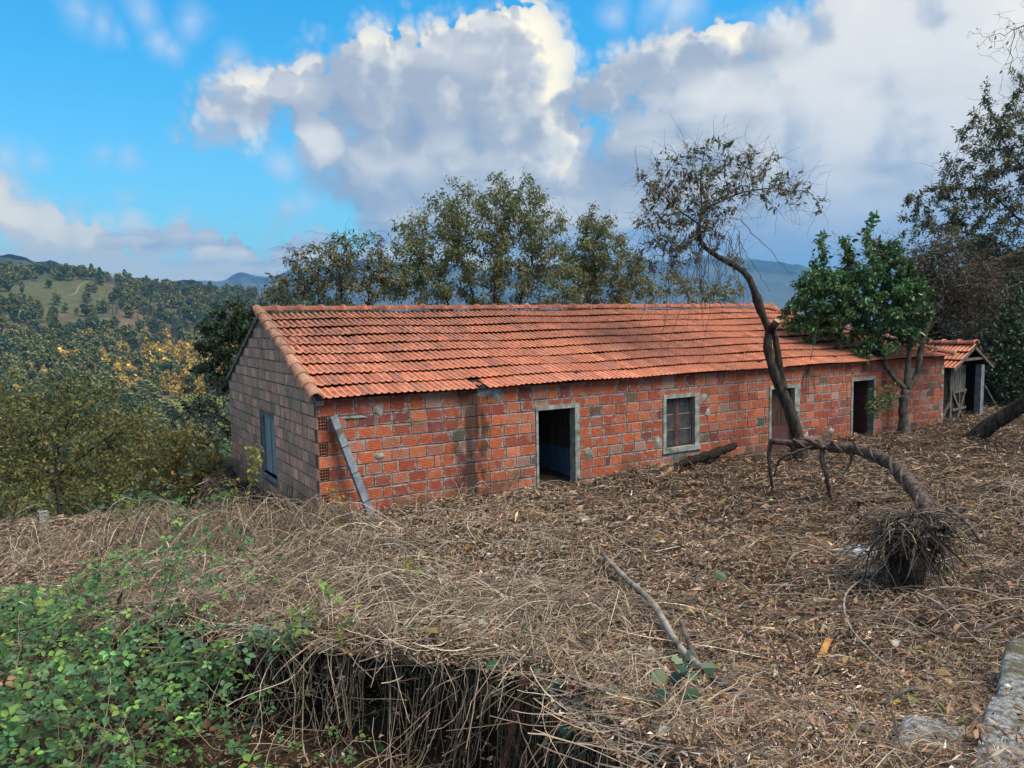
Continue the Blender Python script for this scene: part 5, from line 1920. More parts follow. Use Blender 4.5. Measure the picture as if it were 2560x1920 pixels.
# dark tree close behind the gable and its bare branches
D = 22.0
b = foot(620, 1100, D)
tree('dark_tree', 'dark green tree pressed against the back of the gable wall', [
    (595, 800, 55, D, 1.0), (560, 860, 55, D, 1.0), (605, 900, 50, D, 1.0), (535, 830, 45, D, .8), (525, 920, 45, D, .8), (625, 785, 40, D, .8), (570, 940, 50, D, .9), (500, 870, 28, D, .5)],
    [[b, px(620, 1000, D), px(605, 900, D), px(590, 820, D)], [px(620, 1000, D), px(560, 900, D), px(540, 850, D)]], 1000, 9000, .10, DARKG + [(.05, .06, .03)], None, 45, .2, .28, .0045, bark=(.03, .026, .024), lw=.45, spread=.2, leafr=.014, r0=.1)
D = 19.0
b = foot(640, 1180, D)
tree('bare_tree', 'dark nearly leafless branches reaching left from behind the gable', [(520, 1000, 50, D, .6), (470, 1020, 45, D, .6), (540, 1060, 45, D, .6), (470, 960, 30, D, .5), (440, 1060, 30, D, .4), (500, 1100, 40, D, .5), (545, 960, 30, D, .4)],
     [[b, px(600, 1080, D), px(560, 1045, D), px(520, 1030, D), px(470, 1020, D)], [px(600, 1080, D), px(550, 1100, D), px(500, 1120, D)]], 420, 900, .075, [(.02, .022, .016), (.035, .035, .02), (.05, .045, .025)], None, 46, .15, .22, .0042, bark=(.020, .017, .016), wig=.3, whip=200, whiplen=.4, leafr=.008, r0=.05, lw=.5)


# ------------------------------------------------------------------ the cleared ground: chopped vines, dry stems, leaves
def on_terrace(n, vmin, vmax, power=1.6, umax=1.0):
    """points spread over the terrace, denser towards the viewer"""
    t = rng.uniform(0, 1, n)
    v = vmin * (vmax / vmin) ** t
    u = np.where(rng.uniform(size=n) < .78, rng.uniform(-.76, .76, n), rng.choice([-1, 1], n) * rng.uniform(.74, 1.25, n)) * v + rng.normal(0, .3, n)
    x, y = uv(u, v)
    return u, v, x, y


def free(x, y, pad=.0):
    return ~((x > -.02 - pad) & (y > -.02 - pad) & (x < L_ + .3)) & (y < 7.5)


def on_stone(u, v):
    """true over the two big granite blocks"""
    a, b_ = (u - 1.45) * .6 + (v - 2.43) * .8, (u - 1.45) * .8 - (v - 2.43) * .6
    return (a > -.3) & (a < 3.2) & (b_ > -.01) & (b_ < .5)


STRAW = [(.39, .305, .215), (.31, .23, .155), (.47, .39, .29), (.22, .155, .11), (.37, .31, .245)]
CHIP = [(.33, .215, .14), (.23, .135, .085), (.13, .08, .055), (.42, .31, .22), (.058, .040, .032), (.50, .42, .34), (.30, .165, .075), (.29, .185, .14)]
n = 300000
u, v, x, y = on_terrace(n, 2.3, 27, 1.6)
sd = sd_edge(u, v)
k = free(x, y) & ((sd > -.1) | (rng.uniform(size=n) < .25))
u, v, x, y, sd = u[k], v[k], x[k], y[k], sd[k]
n = len(u)
lf = np.clip(v / 6, .75, 2.0)
z = land(x, y) + rng.uniform(.0, .07, n) + np.abs(rng.normal(0, .022, n))
z = np.where(on_stone(u, v), z + .12, z)
k = ~(on_stone(u, v) & (rng.uniform(size=n) < .90))
k &= ~((wav(x, y, 1.4, 37) + .5 * wav(x, y, .5, 38) > .85) & (rng.uniform(size=n) < .6))     # trodden bare patches
u, v, x, y, z = u[k], v[k], x[k], y[k], z[k]
n = len(u)
lf = np.clip(v / 6, .75, 2.0)
d = rdir(n, .35)
nv = rdir(n) * .8 + [0, 0, 1.0]
ln = .034 * np.exp(rng.normal(0, .42, n)) * lf ** .8
g = Geo()
dk = wav(x, y, .8, 31)
cols = np.where((rng.uniform(size=n) < sst(u + 1.2 * wav(x, y, 2.2, 35), -1.5, 3.5))[:, None], pal(CHIP, n, .28, [3.5, 5, 4, 1.6, 3, .7, 3, 3]), pal(CHIP, n, .28, [4, 3, 3, 4, 2.4, 2.2, .8, 3])) * np.exp(dk * .22 + wav(x, y, 3.0, 33) * .16)[:, None]
sliver = rng.uniform(size=n) < .42
ln = np.where(sliver, ln * 1.9, ln)
flakes(g, np.stack([x, y, z], 1), d, nv, ln, ln * np.where(sliver, rng.uniform(.07, .16, n), rng.uniform(.25, .60, n)), cols, fold=rng.normal(0, .45, n))
o = g.build('leaf_litter', M['litter'])
tag(o, 'thick carpet of chopped dry leaves and vine chips covering the yard', 'leaf litter', kind='stuff')


def stems_on_ground(n, vmin, vmax, l0, l1, r0, r1, lift, cols, w=None, npt=8, curl=.32, urange=.78, sel=None):
    t = rng.uniform(0, 1, n)
    v = vmin * (vmax / vmin) ** t
    u = rng.uniform(-urange, urange, n) * v * np.where(rng.uniform(size=n) < .2, 1.5, 1.0)
    x, y = uv(u, v)
    k = free(x, y, .15) & (sd_edge(u, v) > -.05)
    if sel is not None:
        k &= sel(u, v)
    u, v, x, y = u[k], v[k], x[k], y[k]
    n = len(u)
    L = rng.uniform(l0, l1, n)
    a = rng.uniform(0, 6.283, n)
    da = rng.normal(0, curl, n)
    P = np.empty((n, npt, 3))
    cx_, cy2 = x.copy(), y.copy()
    for i in range(npt):
        P[:, i, 0], P[:, i, 1] = cx_, cy2
        cx_ = cx_ + np.cos(a) * L / (npt - 1)
        cy2 = cy2 + np.sin(a) * L / (npt - 1)
        a = a + da + rng.normal(0, curl * .8, n)
    bad = (~free(P[:, :, 0], P[:, :, 1], .05)).any(1)
    s_ = np.linspace(0, 1, npt)[None]
    ph = rng.uniform(0, 3.14, n)[:, None]
    hump = np.abs(np.sin(s_ * 3.14 * rng.uniform(.6, 1.6, n)[:, None] + ph * .4)) * np.abs(rng.normal(0, lift, n))[:, None] + rng.uniform(.01, .06, n)[:, None]
    P[:, :, 2] = land(P[:, :, 0], P[:, :, 1]) + hump
    P = P[~bad]
    n = len(P)
    rad = rng.uniform(r0, r1, n)[:, None] * np.linspace(1, .65, npt)[None]
    return P, rad, pal(cols, n, .2, w)


g = Geo()
P, rad, c = stems_on_ground(17500, 2.6, 26, .10, .60, .0017, .0036, .06, STRAW + [(.12, .095, .08)], [4, 4, 3, 3, 2, 2.5], 6, .16)
rad *= np.clip(np.linalg.norm(P[:, 0] - CAM, axis=1) / 8, .7, 2.2)[:, None]
tubes(g, P, rad, 3, c)
P, rad, c = stems_on_ground(4200, 4.6, 13, .4, 1.5, .0019, .0040, .16, STRAW, None, 10, .14, sel=lambda u, v: (u < 1.0))
tubes(g, P, rad, 3, c)
P, rad, c = stems_on_ground(900, 6, 24, .35, 1.2, .004, .009, .08, [(.17, .125, .095), (.10, .072, .058), (.30, .245, .195)], None, 8, .15)
tubes(g, P, rad, 5, c)
P, rad, c = stems_on_ground(70, 2.8, 6, .25, .8, .0018, .0045, .06, [(.30, .23, .17), (.17, .125, .095), (.38, .31, .24)], None, 8, .15)
tubes(g, P, rad, 5, c)
o = g.build('dry_stems', M['stems'])
tag(o, 'tangle of long pale dry vine stems lying over the leaf litter', 'dry stems', kind='stuff')

# the brush heap: arched dead canes piled in front of the gable and along the terrace edge
g = Geo()
for (cu_, cv_, su, sv, hh, T_) in ((-3.9, 10.6, 1.1, .7, .80, 700), (-5.6, 10.9, 1.2, .6, .75, 460), (-2.7, 10.6, .7, .5, .6, 300), (4.2, 7.7, .8, .5, .40, 150), (-2.4, 9.4, 1.0, .7, .40, 380), (-1.5, 7.4, 1.4, .7, .38, 700), (-4.0, 8.8, 1.5, .6, .38, 520), (-7.2, 11.0, 1.2, .7, .55, 300), (.4, 6.4, .9, .6, .25, 300), (5.6, 7.4, 1.2, 1.2, .25, 330), (8.5, 11.5, 2.0, 1.5, .35, 420)):
    npt = 9
    u_, v_ = rng.normal(cu_, su * .6, T_), rng.normal(cv_, sv * .6, T_)
    hk = hh * np.exp(-((u_ - cu_) / su) ** 2 - ((v_ - cv_) / sv) ** 2) * rng.uniform(.15, 1.15, T_)
    x, y = uv(u_, v_)
    k = free(x, y, .25)
    u_, v_, x, y, hk = u_[k], v_[k], x[k], y[k], hk[k]
    T_ = len(x)
    a = rng.uniform(0, 6.283, T_)
    L = rng.uniform(.4, 1.5, T_)
    P = np.empty((T_, npt, 3))
    for i in range(npt):
        f_ = i / (npt - 1)
        P[:, i, 0] = x + np.cos(a) * L * (f_ - .5)
        P[:, i, 1] = y + np.sin(a) * L * (f_ - .5)
        P[:, i, 2] = 1 - abs(2 * f_ - 1) ** 1.7
        a = a + rng.normal(0, .07, T_)
    ok = free(P[:, :, 0], P[:, :, 1], .08).all(1)
    P[:, :, 2] = land(P[:, :, 0], P[:, :, 1]) + .03 + P[:, :, 2] * hk[:, None] + rng.normal(0, .012, P.shape[:2])
    P = P[ok]
    T_ = len(P)
    tubes(g, P, rng.uniform(.0022, .0065, T_)[:, None] * np.linspace(1, .55, npt)[None], 3, pal(STRAW + [(.13, .10, .08), (.08, .06, .05)], T_, .22, [3, 3, 1.5, 3, 2, 3, 2]))
o = g.build('brush_heap', M['stems'])
tag(o, 'heaps of arched dead canes piled before the gable and along the terrace edge', 'brush', kind='stuff')

# bigger fallen leaves
g = Geo()
n = 2600
u, v, x, y = on_terrace(n, 3.4, 14)
k = free(x, y) & (sd_edge(u, v) > 0)
u, v, x, y = u[k], v[k], x[k], y[k]
n = len(u)
ln = rng.uniform(.05, .12, n)
leaves(g, np.stack([x, y, land(x, y) + rng.uniform(.03, .09, n)], 1), rdir(n, .3), rdir(n) * .6 + [0, 0, 1], ln, ln * .55, pal([(.36, .22, .11), (.27, .15, .075), (.42, .30, .18), (.20, .20, .07), (.40, .30, .06), (.10, .14, .05), (.40, .38, .33)], n, .2, [4, 4, 3, 1, .8, .8, 1]), curl=.3)
o = g.build('fallen_leaves', M['litter'])
tag(o, 'larger brown and yellow leaves scattered over the litter', 'fallen leaves', kind='stuff')

# the overhanging thatch at the edge and dry vines trailing from it
seg = np.concatenate([[0], np.cumsum(np.linalg.norm(np.diff(EDGE[3:12], axis=0), axis=1))])


def along(t):
    e = np.stack([np.interp(t * seg[-1], seg, EDGE[3:12, k]) for k in (0, 1)], -1)
    e2 = np.stack([np.interp(np.clip(t + .01, 0, 1.01) * seg[-1], np.append(seg, seg[-1] * 1.1), np.append(EDGE[3:12, k], EDGE[11, k] + (EDGE[11, k] - EDGE[10, k]) * .2)) for k in (0, 1)], -1)
    d = nrm(e2 - e)
    return e, np.stack([-d[..., 1], d[..., 0]], -1)


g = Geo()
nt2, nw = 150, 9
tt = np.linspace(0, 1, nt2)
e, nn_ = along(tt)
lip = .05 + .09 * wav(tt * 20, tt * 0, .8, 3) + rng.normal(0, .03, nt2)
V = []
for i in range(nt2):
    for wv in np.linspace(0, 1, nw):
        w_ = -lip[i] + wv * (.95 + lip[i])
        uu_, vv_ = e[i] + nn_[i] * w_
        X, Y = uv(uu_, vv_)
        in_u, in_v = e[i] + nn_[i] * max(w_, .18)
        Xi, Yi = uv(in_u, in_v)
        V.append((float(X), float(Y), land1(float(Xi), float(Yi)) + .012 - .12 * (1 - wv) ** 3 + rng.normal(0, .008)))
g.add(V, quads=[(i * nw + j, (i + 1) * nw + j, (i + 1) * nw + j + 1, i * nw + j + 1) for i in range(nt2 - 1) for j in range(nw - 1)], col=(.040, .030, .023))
T_, n = 250, 10
e, nn_ = along(rng.uniform(0, 1, T_))
off = rng.uniform(-.16, .10, T_)
x, y = uv(e[:, 0] + nn_[:, 0] * off + rng.normal(0, .05, T_), e[:, 1] + nn_[:, 1] * off)
xi, yi = uv(e[:, 0] + nn_[:, 0] * .2, e[:, 1] + nn_[:, 1] * .2)
P = np.empty((T_, n, 3))
P[:, 0] = np.stack([x, y, land(xi, yi) + rng.uniform(-.10, .12, T_)], 1)
dv = nrm(np.concatenate([-np.tile(Fh, (T_, 1)) * rng.uniform(-.3, .6, (T_, 1)) + rng.normal(0, .6, (T_, 2)), rng.uniform(-.7, .3, (T_, 1))], 1))
L = rng.uniform(.2, 1.2, T_)
for i in range(1, n):
    dv = nrm(dv + rng.normal(0, .30, (T_, 3)) - [0, 0, .13])
    P[:, i] = P[:, i - 1] + dv * (L / (n - 1))[:, None]
P[:, :, 2] = np.maximum(P[:, :, 2], land(P[:, :, 0], P[:, :, 1], inset=.42) + .015)
tubes(g, P, rng.uniform(.0016, .0042, T_)[:, None] * np.linspace(1, .6, n)[None], 3, pal([(.26, .20, .15), (.17, .13, .10), (.36, .30, .23), (.09, .07, .057)], T_, .25, [3, 4, 1.2, 4]))
# slanting canes that lean across the hollow
T2 = 130
e, nn_ = along(rng.uniform(.15, 1, T2))
x, y = uv(e[:, 0] - nn_[:, 0] * rng.uniform(0, .5, T2), e[:, 1] - nn_[:, 1] * rng.uniform(0, .5, T2))
a = rng.uniform(0, 6.283, T2)
sl_ = rng.uniform(-.8, .5, T2)
P = np.empty((T2, 8, 3))
z = rng.uniform(.25, .95, T2)
for i in range(8):
    P[:, i] = np.stack([x, y, z], 1)
    st_ = rng.uniform(.05, .13, T2)
    x, y, z = x + np.cos(a) * st_, y + np.sin(a) * st_, z + sl_ * st_
    a = a + rng.normal(0, .15, T2)
P[:, :, 2] = np.maximum(P[:, :, 2], land(P[:, :, 0], P[:, :, 1], inset=.42) + .015)
tubes(g, P, np.full((T2, 8), .0030) * rng.uniform(.5, 1.5, (T2, 1)), 4, pal([(.26, .20, .15), (.17, .13, .10), (.40, .34, .27), (.08, .064, .053)], T2, .25, [3, 4, 1, 4]))
# loose stems along the lip
T2 = 1100
e, nn_ = along(rng.uniform(0, 1, T2))
off = rng.uniform(-.18, .5, T2)
x, y = uv(e[:, 0] + nn_[:, 0] * off, e[:, 1] + nn_[:, 1] * off)
xi, yi = uv(e[:, 0] + nn_[:, 0] * np.maximum(off, .2), e[:, 1] + nn_[:, 1] * np.maximum(off, .2))
zt = land(xi, yi) + rng.uniform(0, .10, T2)
a = rng.uniform(0, 6.283, T2)
P = np.empty((T2, 8, 3))
dp = rng.uniform(-.004, .010, T2)
for i in range(8):
    P[:, i] = np.stack([x, y, zt - dp * i * i * (off < .15)], 1)
    x, y = x + np.cos(a) * .075, y + np.sin(a) * .075
    a = a + rng.normal(0, .22, T2)
tubes(g, P, np.full((T2, 8), .003) * rng.uniform(.6, 1.3, (T2, 1)), 3, pal(STRAW, T2, .25))
nf = 15000
e, nn_ = along(rng.uniform(0, 1, nf))
off = rng.uniform(-.14, .7, nf)
x, y = uv(e[:, 0] + nn_[:, 0] * off, e[:, 1] + nn_[:, 1] * off)
xi, yi = uv(e[:, 0] + nn_[:, 0] * np.maximum(off, .18), e[:, 1] + nn_[:, 1] * np.maximum(off, .18))
ln = rng.uniform(.02, .055, nf)
flakes(g, np.stack([x, y, land(xi, yi) + rng.uniform(.0, .07, nf) - .1 * (off < 0)], 1), rdir(nf, .4), rdir(nf) * .8 + [0, 0, 1], ln, ln * .45, pal(CHIP, nf, .25), fold=rng.normal(0, .35, nf))
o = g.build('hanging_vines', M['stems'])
tag(o, 'dry vines hanging over the dark bank at the front edge of the yard', 'vines', kind='stuff')


# brambles in the hollow at lower left
def trifoliate(g, P, d, nv, s, cols):
    d = nrm(d)
    sd_ = nrm(np.cross(d, nv))
    for a, k in ((0, 1.0), (1, .85), (-1, .85)):
        dd = d if a == 0 else nrm(d * .25 + sd_ * a)
        leaves(g, P + dd * (s * .22)[:, None], dd, nv + sd_ * a * .15, s * k, s * k * .66, cols * np.exp(rng.normal(0, .08, (len(P), 1))), fold=.14, curl=.10)


def bramble_top(u, v):
    """height of the leafy heap"""
    h = .95 * sst(-u, .7, 2.6) * sst(9.6 - v, 0, 2.8) * (1 - .30 * sst(-u, 4.5, 8))
    return h + .10 * wav(u, v, .8, 3)


g = Geo()
n = 9400
v = rng.uniform(3.2, 9.2, n)
u = -rng.uniform(.02, 1.1, n) * v - .2
sd = sd_edge(u, v)
k = (sd < rng.uniform(-.1, .7, n)) & (u < -.75 + rng.normal(0, .35, n))
# the hollow under the bank stays open
k &= ~((u > -2.4) & (sd > -1.3 + .45 * (u + .9)) & (rng.uniform(size=n) < .84))
u, v, sd = u[k], v[k], sd[k]
n = len(u)
x, y = uv(u, v)
top = bramble_top(u, v)
z = land(x, y) + np.maximum(top * rng.uniform(.35, 1.05, n), .04)
P = np.stack([x, y, z], 1)
tocam = nrm(CAM - P)
s = .055 * np.exp(rng.normal(0, .28, n))
tone = wav(u, v, .9, 77)
cols = pal([(.100, .220, .070), (.080, .190, .078), (.180, .320, .070), (.050, .130, .052), (.130, .220, .105), (.26, .36, .09), (.20, .12, .06)], n, .26, [4, 4, 2, 3, 3, .9, .5]) * np.exp(.15 * tone)[:, None]
trifoliate(g, P, rdir(n, .4), rdir(n) * .5 + [0, 0, 1.0] + tocam * .5, s, cols)
T_ = 900
ii = rng.integers(0, n, T_)
m_ = 8
st = np.empty((T_, m_, 3))
st[:, 0] = P[ii]
dv = rdir(T_, .4)
for i in range(1, m_):
    dv = nrm(dv + rng.normal(0, .2, (T_, 3)) - [0, 0, .12])
    st[:, i] = st[:, i - 1] + dv * rng.uniform(.05, .13, (T_, 1))
st[:, :, 2] = np.maximum(st[:, :, 2], land(st[:, :, 0], st[:, :, 1]) + .02)
tubes(g, st, np.full((T_, m_), .0035), 3, pal([(.13, .12, .06), (.16, .09, .06), (.28, .22, .15)], T_))
o = g.build('bramble_patch', M['leaf'])
tag(o, 'green bramble leaves filling the hollow at the lower left corner', 'brambles', kind='stuff')

# scattered bramble and ivy leaves further up
g = Geo()
pts = []
for (cx_, cy2, ru, n, dep0) in ((330, 1265, 80, 90, 12.3), (420, 1250, 60, 50, 12.0), (560, 1240, 40, 40, 11.8), (480, 1290, 70, 45, 11.3), (740, 1570, 90, 40, 6.9), (690, 1600, 70, 45, 6.4), (530, 1640, 90, 70, 6.4)):
    for _ in range(n):
        q_ = px(cx_ + rng.normal(0, ru * .5), cy2 + rng.normal(0, ru * .32), dep0 + rng.normal(0, .2))
        pts.append((q_[0], q_[1], max(q_[2], land1(q_[0], q_[1]) + .03)))
P = np.array(pts)
n = len(P)
trifoliate(g, P, rdir(n, .4), rdir(n) * .5 + [0, -.3, 1], rng.uniform(.05, .09, n), pal([(.10, .18, .07), (.07, .14, .075), (.16, .24, .06), (.08, .13, .09)], n))
o = g.build('creeper_leaves', M['leaf'])
tag(o, 'scattered green creeper leaves on the tangle left of the gable', 'creeper', kind='stuff')


# yellow-green sprouts: arching stem, pairs of leaflets
def sprout(label, path, nl, ls, cols, leafy=(.35, 1.0)):
    pth = smooth_path(path, 22)
    gz_ = land1(pth[0][0], pth[0][1])
    root = empty('vine_sprout', tuple(pth[0]))
    tag(root, label, 'sprout', 'yellow-green sprouts')
    g = Geo()
    g.tube(pth, np.linspace(.006, .003, 22), 5, (.22, .17, .11))
    g.build('stem', M['stems'], root)
    g = Geo()
    tt = rng.uniform(leafy[0], leafy[1], nl)
    ii = np.clip((tt * 21).astype(int), 0, 20)
    b_ = pth[ii] + rng.normal(0, .05, (nl, 3))
    leaves(g, b_, rdir(nl, .5) - [0, 0, .7], rdir(nl) - fwd * .8, rng.uniform(.6, 1.1, nl) * ls, ls * .42, pal(cols, nl, .18), fold=.12, curl=.1)
    tag(g.build('leaf_spray', M['leaf'], root), kind='stuff')
    return root


YG = [(.30, .30, .05), (.36, .33, .05), (.22, .28, .06), (.42, .36, .06)]
sprout('tall sprout with yellow compound leaves in front of the gable window', [px(610, 1340, 11.6), px(622, 1230, 11.5), px(640, 1140, 11.4), px(630, 1118, 11.3)], 95, .085, YG + [(.16, .26, .06)])
sprout('yellow-leaved sprout left of the gable sprout', [px(560, 1350, 11.8), px(575, 1260, 11.8), px(590, 1200, 11.7)], 50, .08, YG)
sprout('yellow sprout in front of the corner of the house', [px(900, 1330, 11.2), px(870, 1290, 11.2), px(840, 1240, 11.2), px(826, 1222, 11.2)], 34, .085, YG)
sprout('small yellow sprout at the foot of the house corner', [px(860, 1320, 10.8), px(830, 1302, 10.8), px(806, 1295, 10.8)], 22, .08, YG)
sprout('lone yellow-green sprig standing in the litter below the house corner', [px(1010, 1520, 7.6), px(1018, 1460, 7.55), px(1030, 1395, 7.5)], 30, .075, [(.28, .33, .06), (.22, .30, .05)], (.2, 1.0))
sprout('yellow sprig hanging at the edge of the dark bank', [px(845, 1620, 6.2), px(862, 1575, 6.15), px(872, 1545, 6.1)], 20, .07, YG, (.2, 1.0))
sprout('dangling string of dry yellow leaflets over the bank', [px(1425, 1540, 5.9), px(1430, 1590, 5.8), px(1440, 1655, 5.7)], 26, .05, [(.24, .17, .05), (.30, .22, .07)], (.1, 1.0))

# ivy at the corner of the bank
ivy = empty('ivy_plant', tuple(px(1700, 1760, 4.6)))
tag(ivy, 'dark and variegated ivy leaves beside the pale branch at the front of the yard', 'ivy')
g = Geo()


def ivy_leaf(g, P, d, nv, s, col):
    d = d / np.linalg.norm(d)
    s_ = np.cross(d, nv)
    s_ /= np.linalg.norm(s_)
    u_ = np.cross(s_, d)
    out = [(0, 0), (.22, -.42), (.55, -.30), (.62, -.55), (.95, -.12), (1.1, 0), (.95, .12), (.62, .55), (.55, .30), (.22, .42)]
    V = [P + d * a * s + s_ * b * s + u_ * (-abs(b) * .18 * s) for a, b in out]
    V.append(P + d * .45 * s)
    g.add(V, tris=[(i, (i + 1) % 10, 10) for i in range(10)], col=col)


for (x, y, dep, s, cl) in [(1705, 1650, 4.95, .10, 0), (1722, 1690, 4.9, .09, 1), (1690, 1720, 4.8, .09, 2), (1650, 1700, 4.9, .07, 3), (1740, 1760, 4.5, .09, 3), (1700, 1790, 4.4, .08, 2), (1560, 1810, 4.7, .10, 0), (1595, 1830, 4.6, .10, 0), (1390, 1700, 5.3, .10, 2), (1400, 1755, 5.2, .10, 2), (1430, 1780, 5.1, .09, 0),
                           (1240, 1650, 5.6, .11, 2), (1350, 1670, 5.4, .08, 3), (1450, 1840, 4.8, .08, 3), (1905, 1845, 3.75, .12, 4), (1770, 1890, 3.9, .10, 2), (1505, 1790, 4.9, .08, 2), (1680, 1640, 4.9, .08, 3), (1665, 1840, 4.3, .09, 3), (1720, 1835, 4.2, .08, 3), (2000, 1880, 3.7, .07, 2), (1980, 1860, 3.7, .05, 4), *[(rng.uniform(1640, 1760), rng.uniform(1640, 1860), 4.75 - k_ * .02, rng.uniform(.07, .11), int(rng.integers(0, 4))) for k_ in range(26)], *[(rng.uniform(1380, 1640), rng.uniform(1740, 1880), 4.9 - k_ * .02, rng.uniform(.07, .10), int(rng.choice([0, 1, 2]))) for k_ in range(12)], (1785, 1430, 7.6, .13, 2), (1740, 1500, 7.0, .12, 3), (1800, 1525, 6.9, .11, 2), (1870, 1505, 6.9, .10, 2)]:
    p = px(x, y, dep)
    zz = land1(p[0], p[1])
    p[2] = max(p[2], zz + .05) if p[2] < zz + .12 else p[2]
    d = np.array([*rng.normal(0, 1, 2), -.2])
    g = Geo()
    ivy_leaf(g, p, d, rng.normal(0, .35, 3) - fwd * .7 + [0, 0, .7], s, [(.020, .055, .030), (.045, .085, .05), (.055, .110, .045), (.22, .27, .14), (.17, .26, .10)][cl])
    g.build('leaf', M['leaf_gloss'], ivy)
g = Geo()
g.tube(smooth_path([px(1705, 1650, 4.95), px(1690, 1740, 4.7), px(1700, 1840, 4.3), px(1640, 1880, 4.3)], 20), .005, 5, (.12, .10, .06))
g.build('stem', M['stems'], ivy)

# ------------------------------------------------------------------ felled things lying about
def log(name, label, cat, pts, rads, mat, k=8, n=30, rough=.05, group=None, parts=()):
    pth = smooth_path(pts, n)
    root = empty(name, tuple(pth[0]))
    tag(root, label, cat, group)
    g = Geo()
    g.tube(pth, np.interp(np.linspace(0, 1, n), np.linspace(0, 1, len(rads)), rads) * (1 + rng.normal(0, .04, n)), k, rough=rough)
    g.build('trunk' if rads[0] > .05 else 'branch', M[mat], root, smooth=True)
    return root, pth


def gnd(x, y, dep, dz=.04):
    p = px(x, y, dep)
    return np.array([p[0], p[1], land1(p[0], p[1]) + dz])


# the uprooted vine-wrapped tree arching over the yard
ft, pth = log('fallen_tree', 'uprooted vine-twisted tree arching over the litter on the right', 'fallen tree',
              [px(2390, 1440, 7.9), px(2352, 1345, 8.5), px(2318, 1272, 9.2), px(2270, 1200, 10.2), px(2215, 1150, 11.2), px(2150, 1126, 12.0), px(2080, 1116, 12.5), px(2010, 1110, 12.9), px(1925, 1103, 13.3)],
              [.085, .090, .095, .095, .090, .080, .070, .060, .050], 'bark_brown', 10, 60, .04)
for ph, rr_ in ((0, .026), (2.4, .020)):
    T_ = np.gradient(pth, axis=0)
    T_ /= np.linalg.norm(T_, axis=1)[:, None]
    U = nrm(np.cross(T_, [0, 0, 1.0]))
    Wv = np.cross(T_, U)
    n = 150
    ti = np.linspace(6, 54, n)
    c = np.array([np.interp(ti, np.arange(60), pth[:, k]) for k in range(3)]).T
    Ui = np.array([np.interp(ti, np.arange(60), U[:, k]) for k in range(3)]).T
    Wi = np.array([np.interp(ti, np.arange(60), Wv[:, k]) for k in range(3)]).T
    an = ti * .62 + ph
    rad = np.interp(ti, [0, 30, 60], [.100, .098, .06])
    g = Geo()
    g.tube(c + Ui * (np.cos(an) * rad)[:, None] + Wi * (np.sin(an) * rad)[:, None], rr_, 6, rough=.06)
    g.build('twisted_vine', M['bark_brown'], ft, smooth=True)
for pts, ra in (([px(1926, 1104, 13.3), px(1922, 1140, 13.3), px(1926, 1180, 13.35), gnd(1931, 1212, 13.45)], (.040, .036, .034, .030)),
                ([px(2056, 1118, 12.6), px(2055, 1150, 12.55), px(2066, 1190, 12.5), gnd(2076, 1236, 12.6)], (.046, .040, .036, .036)),
                ([px(2050, 1110, 12.7), px(1990, 1130, 12.8), px(1950, 1150, 13.0), px(1935, 1190, 13.2)], (.020, .022, .020, .014)),
                ([px(2130, 1128, 12.1), px(2125, 1160, 12.1), px(2108, 1185, 12.0)], (.024, .020, .014)),
                ([px(2060, 1120, 12.5), px(2020, 1100, 12.6), px(1995, 1098, 12.6)], (.05, .03, .012))):
    g = Geo()
    pp = smooth_path(pts, 18)
    g.tube(pp, np.interp(np.linspace(0, 1, 18), np.linspace(0, 1, len(ra)), ra) * (1 + rng.normal(0, .05, 18)), 7, rough=.04)
    g.build('branch', M['bark_brown'], ft, smooth=True)
log('cut_branch', 'long brown branch lying under the arching fallen tree', 'branch', [gnd(1955, 1250, 12.2), gnd(2040, 1252, 12.2, .05), gnd(2130, 1235, 12.3, .07), gnd(2240, 1222, 12.5, .10)], [.022, .040, .045, .050], 'bark_brown', 8, 26)

# its root tangle: dark hollow with strands spilling out
rt = empty('root_tangle', tuple(gnd(2290, 1480, 7.6, 0)))
tag(rt, 'dark tangle of torn roots and vines at the foot of the fallen tree', 'root ball')
g = Geo()
c0 = px(2268, 1500, 7.15)
gl = land1(c0[0], c0[1])
MH = px(2290, 1296, 7.5)[2] - gl
SH = px(2290, 1296, 7.5)[:2] - c0[:2]          # it leans back under the trunk
n_, m_ = 14, 9
V = []
for i in range(m_):
    f_ = i / (m_ - 1)
    rr_ = .07 + .19 * f_ ** .8
    for j in range(n_):
        a = 2 * math.pi * j / n_
        rj = rr_ * (1 + .25 * math.sin(3 * a + i * .7) + rng.normal(0, .10))
        V.append((c0[0] + rj * math.cos(a) + SH[0] * f_, c0[1] + rj * math.sin(a) + SH[1] * f_, gl - .05 + (MH + .02) * f_))
g.add(V, quads=[(i * n_ + j, i * n_ + (j + 1) % n_, (i + 1) * n_ + (j + 1) % n_, (i + 1) * n_ + j) for i in range(m_ - 1) for j in range(n_)])
g.build('hollow_shade_core', M['char'], rt)  # solid near-black core, its colour standing in for the hollow's shade
g = Geo()
T_, n = 230, 9                                  # matted vines across the top
a = rng.uniform(0, 6.283, T_)
ra = .36 * np.sqrt(rng.uniform(0, 1, T_))
P = np.empty((T_, n, 3))
P[:, 0] = np.stack([c0[0] + SH[0] + ra * np.cos(a), c0[1] + SH[1] + ra * np.sin(a), gl + MH + rng.uniform(-.14, .10, T_) - ra * .15], 1)
a2 = rng.uniform(0, 6.283, T_)
dv = nrm(np.stack([np.cos(a2), np.sin(a2), rng.uniform(-.35, .25, T_)], 1))
L = rng.uniform(.15, .65, T_)
for i in range(1, n):
    dv = nrm(dv + rng.normal(0, .28, (T_, 3)) - [0, 0, .16])
    P[:, i] = P[:, i - 1] + dv * (L / (n - 1))[:, None]
